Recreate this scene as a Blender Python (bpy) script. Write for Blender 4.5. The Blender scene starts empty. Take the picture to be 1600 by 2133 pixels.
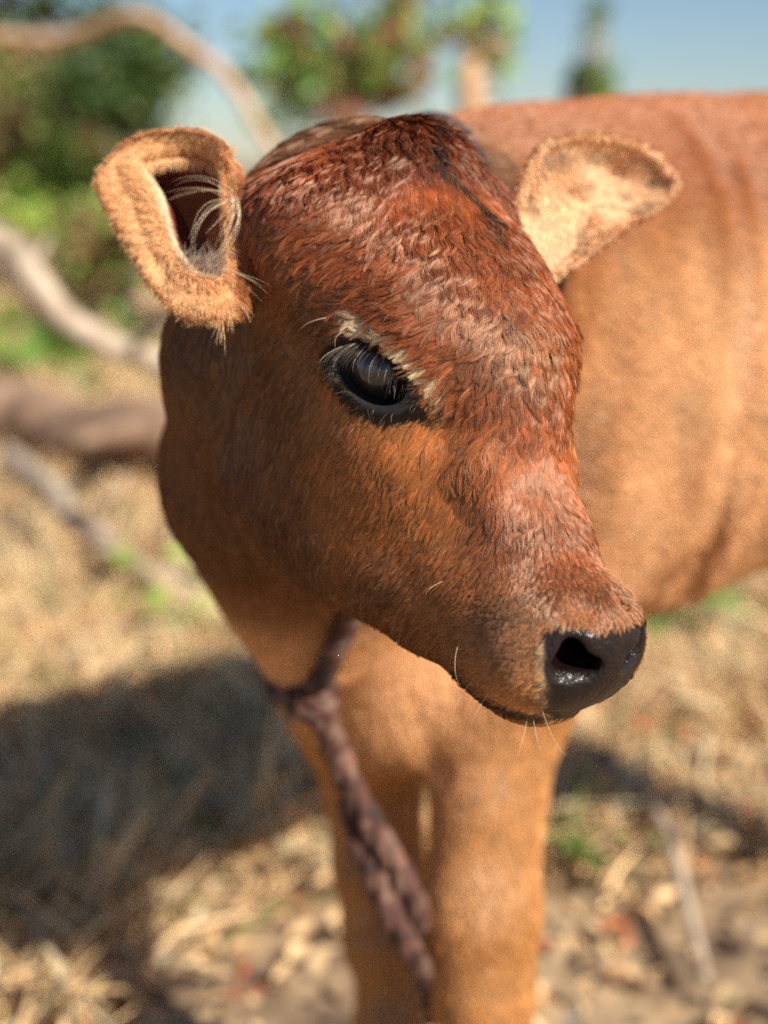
import bpy, math, random
import numpy as np
from mathutils import Vector, Matrix
from mathutils.kdtree import KDTree
from mathutils.bvhtree import BVHTree

PI = math.pi
scn = bpy.context.scene
rng = np.random.default_rng(7)
random.seed(7)

# ------------------------------------------------------------------ camera, sky, sun
FPX, PITCH = 2930.0, math.radians(14)
CF = np.array([0, math.cos(PITCH), -math.sin(PITCH)])
CU = np.array([0, math.sin(PITCH), math.cos(PITCH)])
CR = np.array([1.0, 0, 0])
CC = np.array([0, 0, 0.84])
cam_d = bpy.data.cameras.new('camera')
cam = bpy.data.objects.new('camera', cam_d)
scn.collection.objects.link(cam)
cam.location = CC
cam.rotation_euler = (PI / 2 - PITCH, 0, 0)
cam_d.sensor_fit = 'VERTICAL'
cam_d.sensor_height = 24.0
cam_d.sensor_width = 18.0
cam_d.lens = 24.0 * FPX / 2133.0
cam_d.clip_start = 0.02
cam_d.clip_end = 2000
cam_d.dof.use_dof = True
cam_d.dof.focus_distance = 0.615
cam_d.dof.aperture_fstop = (cam_d.lens / 1000.0) / 0.0145
scn.camera = cam

SUN_DIR = np.array([0.62, -0.58, 0.64])           # towards the sun
SUN_DIR = SUN_DIR / np.linalg.norm(SUN_DIR)
sun_el = math.asin(SUN_DIR[2])
sun_az = math.atan2(SUN_DIR[0], SUN_DIR[1])
w = bpy.data.worlds.new('World')
scn.world = w
w.use_nodes = True
nt = w.node_tree
sky = nt.nodes.new('ShaderNodeTexSky')
sky.sky_type = 'NISHITA'
sky.sun_disc = False
sky.sun_elevation = sun_el
sky.sun_rotation = sun_az
sky.altitude = 200
sky.air_density = 1.0
sky.dust_density = 0.25
sky.ozone_density = 4.0
bg = nt.nodes['Background']
bg.inputs['Strength'].default_value = 0.06
nt.links.new(sky.outputs['Color'], bg.inputs['Color'])
sd = bpy.data.lights.new('sun', 'SUN')
sd.energy = 5.0
sd.angle = math.radians(0.6)
sd.color = (1.0, 0.93, 0.82)
sun = bpy.data.objects.new('sun', sd)
scn.collection.objects.link(sun)
sun.rotation_euler = Vector(SUN_DIR).to_track_quat('Z', 'Y').to_euler()
sun.location = (2, -1, 3)
scn.view_settings.view_transform = 'Standard'
scn.view_settings.look = 'None'
scn.view_settings.exposure = 0.70
scn.view_settings.gamma = 1.0
scn.cycles.use_denoising = False
scn.cycles.use_adaptive_sampling = False
scn.render.filter_size = 1.8
scn.cycles.filter_width = 1.8
scn.cycles.max_bounces = 8


# ------------------------------------------------------------------ helpers
def ray(px, py):
    return CF + (px - 800) / FPX * CR - (py - 1066.5) / FPX * CU
def at(px, py, depth):
    return CC + depth * ray(px, py)
def link(o, parent=None):
    scn.collection.objects.link(o)
    if parent is not None:
        o.parent = parent
    return o
def tag(o, label=None, cat=None, group=None, kind=None):
    if label: o['label'] = label
    if cat: o['category'] = cat
    if group: o['group'] = group
    if kind: o['kind'] = kind
    return o
def mesh_obj(name, V, Fc, mat=None, parent=None, smooth=True):
    me = bpy.data.meshes.new(name)
    me.from_pydata([tuple(map(float, v)) for v in V] if not isinstance(V, list) else V, [], Fc if isinstance(Fc, list) else Fc.tolist())
    if smooth:
        me.polygons.foreach_set('use_smooth', np.ones(len(me.polygons), bool))
    if mat: me.materials.append(mat)
    o = bpy.data.objects.new(name, me)
    return link(o, parent)
def norm(v):
    return v / (np.linalg.norm(v, axis=-1, keepdims=True) + 1e-12)

# ------------------------------------------------------------------ calf frames
# head frame: origin at the poll, x towards the nose, y to the calf's left, z out of the forehead
HM = np.array([[0.3425, 0.82555, 0.44851], [-0.62423, 0.55674, -0.54807], [-0.70216, -0.09226, 0.70602]])
HT = np.array([0.01773, 0.69596, 0.85155])
def HW(x, y, z):
    return HM @ np.array([x, y, z]) + HT
HA = np.array([0.83, 0.557, 0.0]); HA /= np.linalg.norm(HA)      # trunk axis, towards the rump
HN = np.array([HA[1], -HA[0], 0.0])                              # calf's near flank
BO = np.array([0.035, 1.0, 0.0])
def B(a, s, z):
    return BO + a * HA + s * HN + np.array([0, 0, z])

# ------------------------------------------------------------------ signed distance body
def smin(a, b, k):
    h = np.maximum(k - np.abs(a - b), 0) / k
    return np.minimum(a, b) - h * h * k * 0.25
def smax(a, b, k):
    return -smin(-a, -b, k)
def rcone(P, a, b, ra, rb):
    a = np.asarray(a, float); b = np.asarray(b, float)
    ab = b - a
    t = np.clip(((P - a) @ ab) / (ab @ ab), 0, 1)
    return np.linalg.norm(P - a - t[:, None] * ab, axis=1) - (ra + (rb - ra) * t)
def ell(P, c, r, Rm=None):
    q = P - np.asarray(c, float)
    if Rm is not None: q = q @ Rm
    r = np.asarray(r, float)
    k0 = np.linalg.norm(q / r, axis=1)
    k1 = np.linalg.norm(q / (r * r), axis=1) + 1e-9
    return k0 * (k0 - 1) / k1
def axes(x, z):
    x = norm(np.asarray(x, float)); z = np.asarray(z, float); z = norm(z - x * (z @ x))
    return np.stack([x, np.cross(z, x), z], 1)

EYE_S = np.array([0.1120, -0.0480, -0.0415])
EYE_AX = np.array([0.70, 0.66, 0.28])
EYE_N = norm(np.array([0.377, -0.856, 0.326]))
EYE_R = 0.0200
EYE_M = axes(EYE_AX, EYE_N)                      # columns: along the slit, across it, out of the head
EYE_C = EYE_S - EYE_M[:, 2] * 0.0182
def head_local(Q):
    """Distance to the uncarved head in its own frame; both sides share one half."""
    S = Q.copy(); S[:, 1] = -np.abs(S[:, 1])
    d = ell(Q, (0.070, 0, -0.052), (0.086, 0.058, 0.062))
    d = smin(d, ell(Q, (0.105, 0, -0.045), (0.060, 0.037, 0.048)), 0.03)
    d = smin(d, ell(Q, (0.006, 0, -0.020), (0.024, 0.026, 0.026)), 0.03)
    d = smin(d, rcone(Q, (0.125, 0, -0.038), (0.228, 0, -0.052), 0.027, 0.022), 0.03)
    d = smin(d, ell(S, (0.110, -0.026, -0.044), (0.034, 0.019, 0.026)), 0.018)
    d = smin(d, rcone(S, (0.135, -0.012, -0.080), (0.236, -0.008, -0.068), 0.031, 0.026), 0.025)
    d = smin(d, ell(Q, (0.250, 0, -0.055), (0.023, 0.034, 0.031)), 0.02)
    d = smin(d, ell(Q, (0.236, 0, -0.084), (0.030, 0.023, 0.017)), 0.02)
    d = smin(d, rcone(S, (0.085, -0.032, -0.155), (0.220, -0.011, -0.088), 0.034, 0.018), 0.025)
    d = smin(d, rcone(S, (0.120, -0.026, -0.148), (0.195, -0.014, -0.108), 0.024, 0.018), 0.025)
    d = smin(d, ell(S, (0.088, -0.028, -0.110), (0.078, 0.035, 0.072)), 0.03)
    d = smin(d, ell(S, (0.02, -0.043, -0.050), (0.033, 0.024, 0.032)), 0.03)
    d = smin(d, ell(S, EAR_B, (0.024, 0.017, 0.030)), 0.02)
    d = d + relief(S)
    # eyelids standing round the eyeball
    d = smin(d, ell(S, EYE_S - EYE_M[:, 2] * 0.010, (0.026, 0.019, 0.014), EYE_M), 0.012)
    return d
EAR_B = (at(538, 500, .700) - HT) @ HM
DENTS = []
def relief(S):
    out = np.zeros(len(S))
    for c, a, s in DENTS:
        out += a * np.exp(-((S - c) ** 2).sum(1) / (2 * s * s))
    return out
def nostril_chain(S, r=1.0, off=0.0):
    o = NOS_IN * off
    return smin(np.minimum(rcone(S, NOS[0] + o, NOS[1] + o, .0036 * r, .0060 * r), rcone(S, NOS[1] + o, NOS[2] + o, .0060 * r, .0045 * r)),
                rcone(S, NOS[0] * .75 + NOS[2] * .25 + o, NOS[2] * .8 + NOS[1] * .2 + o, .0040 * r, .0050 * r), .004)
def mirror(Q):
    S = Q.copy(); S[:, 1] = np.where(Q[:, 1] > 0, -Q[:, 1] + .0055, Q[:, 1])
    return S
NOS_IN = norm(np.array([-0.75, 0.60, -0.1]))
def loc(px, py, dep):
    return (at(px, py, dep) - HT) @ HM
NOS = [loc(1187, 1348, .5735), loc(1178, 1390, .5745), loc(1224, 1409, .5750)]
def trace(px, py):
    t = .5; r = ray(px, py); rl = np.linalg.norm(r)
    for _ in range(60):
        q = ((CC + r * t - HT) @ HM)[None]
        t += float(head_local(q)[0]) * .8 / rl
    return (CC + r * t - HT) @ HM
_dl = []
for px, py, a, s in [(935, 885, .0028, .011), (1000, 960, -.0022, .009), (1055, 1090, -.0018, .010), (1090, 960, .0012, .010), (960, 1120, .0018, .012), (850, 690, -.0030, .011),
                     (650, 770, .0030, .014), (600, 690, .0015, .012), (760, 1010, -.0020, .020), (1212, 1268, .0028, .005), (1268, 1262, -.0015, .007), (1150, 1280, -.0012, .008),
                     (1050, 1400, -.0018, .012), (900, 640, -.001, .012), (700, 420, .0018, .014), (830, 1230, -.001, .015), (610, 370, -.0020, .012),
                     (950, 1402, .0016, .0035), (975, 1432, .0018, .0035), (1005, 1456, .0018, .0035), (1040, 1473, .0018, .0035), (1075, 1484, .0018, .0035), (1110, 1491, .0018, .0035), (1145, 1494, .0016, .0035),
                     (905, 1385, .0012, .0035), (690, 705, .0016, .0035), (725, 684, .0016, .0035), (765, 676, .0016, .0035), (805, 684, .0016, .0035), (845, 706, .0016, .0035),
                     (880, 742, .0016, .0035), (1215, 1338, -.0010, .0045)]:
    _dl.append((trace(px, py), a * (1.1 if s > .0045 else 1.0), s))
DENTS = _dl
def carve_head(P, d):
    Q = (P - HT) @ HM
    out = d.copy()
    m = np.nonzero(np.linalg.norm(Q - [0.14, 0, -0.06], axis=1) < 0.2)[0]
    if len(m) == 0: return out
    S = Q[m].copy(); S[:, 1] = -np.abs(S[:, 1])
    e = out[m]
    e = smax(e, -ell(S, EYE_S + EYE_M[:, 2] * 0.002, (0.0222, 0.0126, 0.0150), EYE_M), 0.004)
    if NOS is not None:
        S = mirror(Q[m])
        n = smin(nostril_chain(S), nostril_chain(S, .85, .008), .004)
        n = smin(n, nostril_chain(S, .8, .020), .006)
        n = smin(n, nostril_chain(S, .7, .034), .006)
        e = smax(e, -n, 0.005)
    out[m] = e
    return out

def sdf_head(P):
    Q = (P - HT) @ HM
    return head_local(Q)

def chain(P, pts, k=0.03):
    d = None
    for (p0, r0), (p1, r1) in zip(pts[:-1], pts[1:]):
        e = rcone(P, p0, p1, r0, r1)
        d = e if d is None else smin(d, e, k)
    return d

def body_sdf(P):
    # trunk
    RB = np.stack([HA, HN, [0, 0, 1.0]], 1)
    d = ell(P, B(0.20, 0, 0.68), (0.25, 0.118, 0.195), RB)
    d = smin(d, ell(P, B(0.45, 0, 0.705), (0.25, 0.128, 0.178), RB), 0.08)
    d = smin(d, ell(P, B(0.66, 0, 0.765), (0.16, 0.105, 0.145), RB), 0.08)
    # withers, back line, brisket
    d = smin(d, rcone(P, B(0.04, 0, 0.79), B(0.60, 0, 0.815), 0.045, 0.055), 0.08)
    d = smin(d, ell(P, at(800, 1370, 1.08), (0.075, 0.080, 0.085), RB), 0.06)
    trunk = d; legs = []
    for s in (1, -1):
        # shoulder and fore leg
        d = smin(d, ell(P, B(0.10, 0.085 * s, 0.69), (0.085, 0.04, 0.15), RB), 0.05)
        ax = 0.0
        if s > 0:
            leg = [(at(1120, 1290, 1.02), .060), (at(1044, 1480, 1.045), .043), (at(1018, 1680, 1.04), .0350), (at(1004, 1850, 1.035), .0345),
                   (at(998, 1930, 1.03), .0345), (at(1008, 2080, 1.03), .030)]
        else:
            leg = [(at(700, 1330, 1.10), .052), (at(748, 1490, 1.13), .042), (at(778, 1650, 1.15), .0325), (at(788, 1800, 1.15), .030),
                   (at(802, 1950, 1.15), .027), (at(815, 2133, 1.15), .022)]
        b = leg[-1][0]
        leg += [(np.array([b[0], b[1] + .01, .13]), .022), (np.array([b[0], b[1] + .01, .09]), .027), (np.array([b[0] - .02, b[1] - .01, .036]), .027)]
        legs.append(smin(trunk, chain(P, leg, .03), .045))
        # hind leg
        d = smin(d, ell(P, B(0.70, 0.07 * s, 0.66), (0.10, 0.05, 0.15), RB), 0.05)
        d = smin(d, chain(P, [(B(0.66, .085 * s, .60), .075), (B(0.68, .09 * s, .50), .055), (B(0.78, .085 * s, .38), .030),
                              (B(0.76, .085 * s, .34), .030), (B(0.75, .085 * s, .14), .023), (B(0.74, .085 * s, .09), .027),
                              (B(0.71, .085 * s, .04), .026)], .025), 0.05)
    d = smin(smin(legs[0], legs[1], .004), d, .02)
    # elbow fold behind the near fore leg, muscle and skin relief
    gr = np.minimum(rcone(P, at(1562, 860, 1.000), at(1500, 1050, 1.036), .003, .010), rcone(P, at(1500, 1050, 1.036), at(1436, 1290, 1.105), .009, .016))
    gr = np.minimum(gr, rcone(P, at(862, 1440, .985), at(896, 1610, 1.01), .004, .010))
    d = smax(d, -(gr - .002), .010)
    q = P - BO; a = q @ HA
    fl = np.exp(-((P[:, 2] - .68) / .14) ** 2)
    d = d + fl * (.0036 * np.sin(a * 62 + 9 * P[:, 2] + 1.5 * np.sin(P[:, 2] * 23)) + .0026 * np.sin(a * 118 - 14 * P[:, 2] + 2 * np.sin(a * 31)))
    # neck
    dn = chain(P, [(at(760, 560, .74), .075), (at(850, 600, .86), .080), (B(0.05, 0, 0.76), .10)], .05)
    dn = smin(dn, chain(P, [(at(562, 790, .76), .050), (at(602, 980, .85), .055), (at(645, 1180, .92), .042), (at(645, 1350, .945), .026)], .05), .07)
    dn = smin(dn, rcone(P, at(488, 740, .745), at(500, 1010, .80), .024, .033), .03)
    dn = smin(dn, chain(P, [(at(600, 1000, .86), .055), (at(720, 1180, 1.02), .075)], .05), .06)
    d = smin(d, dn, 0.06)
    return d

def full_sdf(P):
    d = body_sdf(P)
    h = sdf_head(P)
    return smin(d, h, 0.016)
def carved(P):
    return carve_head(P, full_sdf(P))

def surface_nets(f, lo, hi, h, coarse=4):
    lo = np.asarray(lo, float)
    n = [int(math.ceil((hi[i] - lo[i]) / h / coarse)) * coarse + 1 for i in range(3)]
    nc = [(k - 1) // coarse + 1 for k in n]
    g = [lo[i] + np.arange(nc[i]) * h * coarse for i in range(3)]
    G = np.stack(np.meshgrid(*g, indexing='ij'), -1).reshape(-1, 3)
    D = f(G).reshape(nc)
    thr = h * coarse * 1.3
    S = np.full(n, 1.0, np.float32)
    # fill the sign from the coarse grid, then refine near the surface
    near = np.zeros([k - 1 for k in nc], bool)
    for a in (0, 1):
        for b in (0, 1):
            for c in (0, 1):
                near |= np.abs(D[a:nc[0] - 1 + a, b:nc[1] - 1 + b, c:nc[2] - 1 + c]) < thr
    Sc = np.repeat(np.repeat(np.repeat(D[:-1, :-1, :-1], coarse, 0), coarse, 1), coarse, 2)
    S[:Sc.shape[0], :Sc.shape[1], :Sc.shape[2]] = np.sign(Sc)
    m = np.zeros(n, bool)
    mm = np.repeat(np.repeat(np.repeat(near, coarse, 0), coarse, 1), coarse, 2)
    for a in (0, 1):
        for b in (0, 1):
            for c in (0, 1):
                m[a:n[0] - 1 + a, b:n[1] - 1 + b, c:n[2] - 1 + c] |= mm
    I = np.argwhere(m)
    vals = np.empty(len(I), np.float32)
    for s in range(0, len(I), 400000):
        vals[s:s + 400000] = f(lo + I[s:s + 400000] * h)
    S[m] = vals
    neg = S < 0
    c8 = [(a, b, c) for a in (0, 1) for b in (0, 1) for c in (0, 1)]
    cnt = np.zeros([k - 1 for k in n], np.int8)
    for a, b, c in c8:
        cnt += neg[a:n[0] - 1 + a, b:n[1] - 1 + b, c:n[2] - 1 + c]
    act = (cnt > 0) & (cnt < 8)
    A = np.argwhere(act)
    idx = np.full(act.shape, -1, np.int64)
    idx[act] = np.arange(len(A))
    acc = np.zeros((len(A), 3)); num = np.zeros(len(A))
    for u in c8:
        for v in c8:
            if sum(v) - sum(u) == 1 and all(v[i] >= u[i] for i in range(3)):
                s0 = S[A[:, 0] + u[0], A[:, 1] + u[1], A[:, 2] + u[2]].astype(float)
                s1 = S[A[:, 0] + v[0], A[:, 1] + v[1], A[:, 2] + v[2]].astype(float)
                cr = (s0 < 0) != (s1 < 0)
                t = np.where(cr, s0 / np.where(cr, s0 - s1, 1), 0)[:, None]
                p = np.array(u) + t * (np.array(v) - np.array(u))
                acc += p * cr[:, None]; num += cr
    V = lo + (A + acc / num[:, None]) * h
    quads = []
    for ax in range(3):
        sl0 = [slice(None)] * 3; sl1 = [slice(None)] * 3
        sl0[ax] = slice(0, n[ax] - 1); sl1[ax] = slice(1, n[ax])
        e = neg[tuple(sl0)] != neg[tuple(sl1)]
        E = np.argwhere(e)
        b, c = (ax + 1) % 3, (ax + 2) % 3
        E = E[(E[:, b] > 0) & (E[:, c] > 0) & (E[:, b] < n[b] - 1) & (E[:, c] < n[c] - 1)]
        q = []
        for db, dc in ((1, 1), (0, 1), (0, 0), (1, 0)):
            X = E.copy(); X[:, b] -= db; X[:, c] -= dc
            q.append(idx[X[:, 0], X[:, 1], X[:, 2]])
        q = np.stack(q, 1)
        fl = neg[E[:, 0], E[:, 1], E[:, 2]]
        q[~fl] = q[~fl][:, ::-1]
        quads.append(q[(q >= 0).all(1)])
    return V, np.concatenate(quads)

def grad(f, P, e=0.0006):
    k = np.array([[1, -1, -1], [-1, -1, 1], [-1, 1, -1], [1, 1, 1]], float)
    g = sum(kk * f(P + kk * e)[:, None] for kk in k)
    return g / (4 * e)
def project(f, P, it=3, lim=0.002):
    for _ in range(it):
        d = f(P); g = grad(f, P)
        st = d[:, None] * g / np.maximum((g * g).sum(1), 0.05)[:, None]
        l = np.linalg.norm(st, axis=1, keepdims=True)
        P = P - st * np.minimum(1, lim / np.maximum(l, 1e-9))
    return P

def subdivide(V, Fq, mask):
    """Quads whose mask is set are split in four; neighbours become polygons with the extra edge points."""
    V = list(map(tuple, V)); em = {}
    def mid(a, b):
        k = (a, b) if a < b else (b, a)
        if k not in em:
            em[k] = len(V)
            V.append(tuple((np.array(V[a]) + np.array(V[b])) / 2))
        return em[k]
    out = []
    for i in np.nonzero(mask)[0]:
        q = Fq[i]
        m = [mid(q[j], q[(j + 1) % len(q)]) for j in range(len(q))]
        c = len(V); V.append(tuple(np.mean([V[j] for j in q], 0)))
        for j in range(len(q)):
            out.append([q[j], m[j], c, m[j - 1]])
    for i in np.nonzero(~mask)[0]:
        q = Fq[i]; r = []
        for j in range(len(q)):
            r.append(q[j])
            a, b = q[j], q[(j + 1) % len(q)]
            k = (a, b) if a < b else (b, a)
            if k in em: r.append(em[k])
        out.append(r)
    return np.array(V), out

# ------------------------------------------------------------------ ears
def crom(P, n, closed):
    """Catmull-Rom through the points of axis 0, n samples per span."""
    P = np.asarray(P, float); m = len(P)
    segs = m if closed else m - 1
    out = []
    for i in range(segs):
        if closed:
            p0, p1, p2, p3 = P[i - 1], P[i], P[(i + 1) % m], P[(i + 2) % m]
        else:
            p0, p1, p2, p3 = P[max(i - 1, 0)], P[i], P[i + 1], P[min(i + 2, m - 1)]
        for k in range(n):
            t = k / n
            out.append(0.5 * ((2 * p1) + (p2 - p0) * t + (2 * p0 - 5 * p1 + 4 * p2 - p3) * t * t + (3 * p1 - p0 - 3 * p2 + p3) * t ** 3))
    if not closed: out.append(P[-1])
    return np.array(out)
def loft(rings, nu=5, nv=5):
    G = np.array([crom(r, nu, True) for r in rings])
    G = crom(G, nv, False)
    nr, nc = G.shape[:2]
    V = G.reshape(-1, 3)
    Fc = []
    for i in range(nr - 1):
        for j in range(nc):
            j2 = (j + 1) % nc
            Fc.append([i * nc + j, i * nc + j2, (i + 1) * nc + j2, (i + 1) * nc + j])
    Fc.append([j for j in range(nc)][::-1])
    Fc.append([(nr - 1) * nc + j for j in range(nc)])
    ringpos = np.repeat(np.arange(nr) / nv, nc)
    return V, Fc, ringpos, nc
def prep_ear_near():
    rim = [(216, 380, .700), (246, 326, .704), (296, 291, .704), (356, 281, .701), (416, 284, .696), (462, 312, .689), (492, 368, .682), (508, 450, .676),
           (518, 545, .672), (504, 628, .664), (455, 652, .658), (385, 647, .662), (330, 596, .672), (286, 520, .684), (247, 450, .694)]
    inn = [(296, 358, .700), (292, 332, .703), (328, 318, .704), (382, 309, .702), (434, 312, .698), (458, 348, .690), (462, 412, .683), (464, 470, .679),
           (468, 534, .675), (460, 574, .671), (430, 578, .668), (392, 560, .670), (356, 514, .678), (338, 460, .687), (322, 402, .695)]
    rimP = np.array([at(*p) for p in rim]); innP = np.array([at(*p) for p in inn])
    mid = (rimP + innP) / 2 + (at(0, 0, 0) - at(0, 0, 0))
    mid = mid - 0.0002 * CF                                   # the fleshy band bulges towards the viewer
    cen = np.array(at(430, 470, .72))
    ang = np.linspace(0, 2 * PI, len(rim), endpoint=False)
    deep1 = innP * .8 + cen * .2 + CF * 0.022
    deep2 = innP * .45 + cen * .55 + CF * 0.034
    deep3 = innP * .1 + cen * .9 + CF * 0.038
    rc = rimP.mean(0)
    out = norm(rimP - rc)
    back1 = rimP + out * 0.0012 + CF * 0.006
    back2 = rimP * .93 + rc * .07 + CF * 0.026
    base = np.array(at(535, 500, .715))
    back3 = rimP * .6 + base * .4 + CF * 0.030
    back4 = rimP * .30 + base * .70 + CF * 0.020 + np.array([.01, 0, 0])
    return [back4, back3, back2, back1, rimP - 0.0004 * CF, mid, innP + 0.001 * CF, deep1, deep2, deep3]
def prep_ear_far():
    rim = [(1088, 392, .715), (1106, 345, .722), (1136, 308, .732), (1190, 289, .742), (1250, 288, .752), (1312, 302, .762), (1368, 335, .770), (1403, 380, .774),
           (1388, 416, .770), (1340, 450, .760), (1285, 484, .748), (1232, 525, .738), (1188, 556, .728), (1140, 575, .718), (1080, 520, .708), (1070, 450, .708)]
    rimP = np.array([at(*p) for p in rim])
    cen = np.array(at(1200, 430, .742))
    tip = np.array(at(1300, 400, .765))
    c2 = cen * .6 + tip * .4
    inn1 = rimP * .86 + c2 * .14 + CF * 0.006
    inn2 = rimP * .60 + c2 * .40 + CF * 0.014
    w = np.array([0, 0, 1, 1, 0, -1, 0, 0, 0, 0, 1, 0, -1, 0, 0, 0]) * 0.004
    inn2 = inn2 - CF * w[:, None]
    inn3 = rimP * .30 + c2 * .70 + CF * 0.016 - CF * (w * .8)[:, None]
    inn4 = rimP * .06 + c2 * .94 + CF * 0.015
    b1 = rimP + norm(rimP - c2) * .001 + CF * 0.006
    b2 = rimP * .7 + c2 * .3 + CF * 0.024
    b3 = rimP * .3 + c2 * .7 + CF * 0.030
    b4 = rimP * .05 + c2 * .95 + CF * 0.031
    return [b4, b3, b2, b1, rimP - 0.001 * CF, inn1, inn2, inn3, inn4]

# ------------------------------------------------------------------ the calf's one body mesh
V, Q4 = surface_nets(carved, (-0.30, 0.50, -0.03), (0.85, 1.70, 0.97), 0.005)
V = project(carved, V, 3, 0.003)
qc = V[Q4].mean(1); ql = (qc - HT) @ HM
V, F4 = subdivide(V, Q4, (ql[:, 0] > -0.03) & (np.linalg.norm(ql - [0.13, 0, -0.06], axis=1) < 0.17))
V = project(carved, V, 2, 0.002)
def near_detail(C):
    L = (C - HT) @ HM; L[:, 1] = -np.abs(L[:, 1])
    return (np.linalg.norm(L - EYE_S, axis=1) < 0.034) | ((L[:, 0] > 0.235) & (L[:, 2] < -0.0) & (L[:, 2] > -0.09))
cen4 = np.array([V[f].mean(0) for f in F4])
V, F4 = subdivide(V, F4, near_detail(cen4) & (np.array([len(f) for f in F4]) == 4))
V = project(carved, V, 2, 0.001)
nbody = len(V)
bodyF = F4
earA = loft(prep_ear_near()); earB = loft(prep_ear_far(), 5, 5)
# ------------------------------------------------------------------ coat colour (linear) and comb direction
# Guides stand on the head's surface: where on it, what colour, which way the hair lies.
bodyBV = BVHTree.FromPolygons([tuple(v) for v in V], bodyF)
def hit(px, py):
    h = bodyBV.ray_cast(Vector(CC), Vector(norm(ray(px, py))))
    if h[0] is None: return None
    return np.array(h[0]), np.array(h[1])
comb_src = [(900,275,-.7,.3),(700,330,-.8,.5),(560,400,-.5,.9),(540,560,-.2,1),(1000,350,-.5,.8),(950,450,-.45,.85),(850,450,-.8,.6),(700,500,-1,.3),
 (600,560,-.8,.6),(1070,500,-.1,1),(1050,620,-.2,1),(950,600,-.8,.5),(800,600,-1,.15),(680,620,-.9,.4),(600,700,-.5,.9),(500,800,-.2,1),(430,800,0,1),
 (1120,600,.3,.95),(1150,750,.1,1),(1090,800,-.2,1),(1000,750,-.7,.5),(930,720,-.9,.2),(900,800,-.3,.7),(980,900,-.4,.9),(1080,950,-.35,.95),(1140,1000,0,1),
 (850,900,-.5,.8),(750,920,-.5,.9),(650,950,-.4,.9),(550,950,-.3,1),(1100,1100,-.3,1),(1170,1150,.1,1),(1200,1240,0,1),(1000,1100,-.6,.9),(900,1100,-.6,.8),
 (750,1100,-.5,.85),(600,1100,.1,1),(900,1250,-.7,.6),(800,1270,-.7,.5),(1000,1300,-.8,.4),(1100,1350,-.8,.2),(1000,1430,-.8,.3),(1120,1450,-.6,.5),(1250,1270,-.3,.8),
 (640,800,-.4,.9),(700,690,-.8,.1),(800,690,-.9,-.1),(880,740,-.6,-.4),(620,1050,-.2,1),(480,950,0,1),(480,1050,.2,1),(800,330,-.7,.5),(1030,420,-.3,.9)]
cp, cdv = [], []
for px, py, dx, dy in comb_src:
    r = hit(px, py)
    if r is None: continue
    p, nrm = r
    v = CR * dx - CU * dy
    vw = norm(p - CC)
    al = -(v @ nrm) / min(vw @ nrm, -0.35)
    t = v + np.clip(al, -1.5, 1.5) * vw
    t = norm(t - nrm * (t @ nrm))
    L = (p - HT) @ HM; tl = t @ HM
    cp.append(L); cdv.append(tl)
    cp.append(L * [1, -1, 1]); cdv.append(tl * [1, -1, 1])
cp = np.array(cp); cdv = np.array(cdv)
CH = np.array([.38, .120, .036]); RED = np.array([.33, .095, .032]); GOLD = np.array([.50, .205, .062]); TAN = np.array([.86, .50, .24])
CREAM = np.array([.86, .68, .46]); BLK = np.array([.012, .010, .009]); GRY = np.array([.30, .155, .085]); DK = np.array([.26, .070, .022]); BRN = np.array([.225, .088, .032])  # BRN: brown of jaw and neck, darkened to deepen their shade
PALE = np.array([.80, .47, .24]); ORG = np.array([.58, .27, .085])
col_src = [(900,290,DK),(700,330,RED),(540,400,RED),(1000,350,DK),(950,450,CH),(800,450,CH),(700,520,CH),(600,560,CH),(1060,520,CH),(1080,600,CH),(900,600,CH),(800,620,CH),
 (650,650,BRN),(560,700,BRN),(480,800,BRN),(1120,700,ORG*.5+CH*.5),(1130,850,CH),(1050,800,CH),(960,750,CH),(900,900,GOLD),(800,920,GOLD),(980,950,GOLD),(1060,1000,CH),(1120,1000,CH),
 (700,950,GOLD*.6+BRN*.4),(600,950,BRN),(500,950,BRN),(850,1050,GOLD),(950,1100,GOLD*.8+BRN*.2),(750,1100,GOLD*.7+BRN*.3),(1080,1130,CH*.6+GRY*.4),(1150,1150,CH),(900,1200,GOLD),(1000,1220,CH*.5+GOLD*.5),
 (800,1230,BRN),(900,1310,BRN),(1060,1300,GRY),(1000,1380,GRY*.6+GOLD*.4),(1100,1400,GRY),(1120,1330,GRY),(1060,1440,GOLD),(1110,1470,TAN),(1150,1440,TAN),(1140,1380,TAN*.5+GOLD*.5),(1200,1240,CH),(1260,1270,GRY),
 (1220,1300,GOLD),(1290,1290,GOLD),(1000,1450,BRN),(1130,1300,GRY),(650,1150,BRN),(550,1080,BRN)]
gp, gc = [], []
for px, py, c in col_src:
    r = hit(px, py)
    if r is None: continue
    L = (r[0] - HT) @ HM
    gp += [L, L * [1, -1, 1]]; gc += [c, c]
gp = np.array(gp); gc = np.array(gc)
def rbf(L, gpos, gval, sig, chunk=20000):
    out = np.zeros((len(L), gval.shape[1])); ws = np.zeros(len(L))
    for s in range(0, len(L), chunk):
        D = ((L[s:s + chunk, None, :] - gpos[None]) ** 2).sum(2)
        W = np.exp(-D / (2 * sig * sig)) + 1e-9
        out[s:s + chunk] = W @ gval; ws[s:s + chunk] = W.sum(1)
    return out / ws[:, None], ws
_ph = rng.uniform(0, 6.28, (6, 3)); _fr = rng.normal(0, 1, (6, 3, 3))
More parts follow.
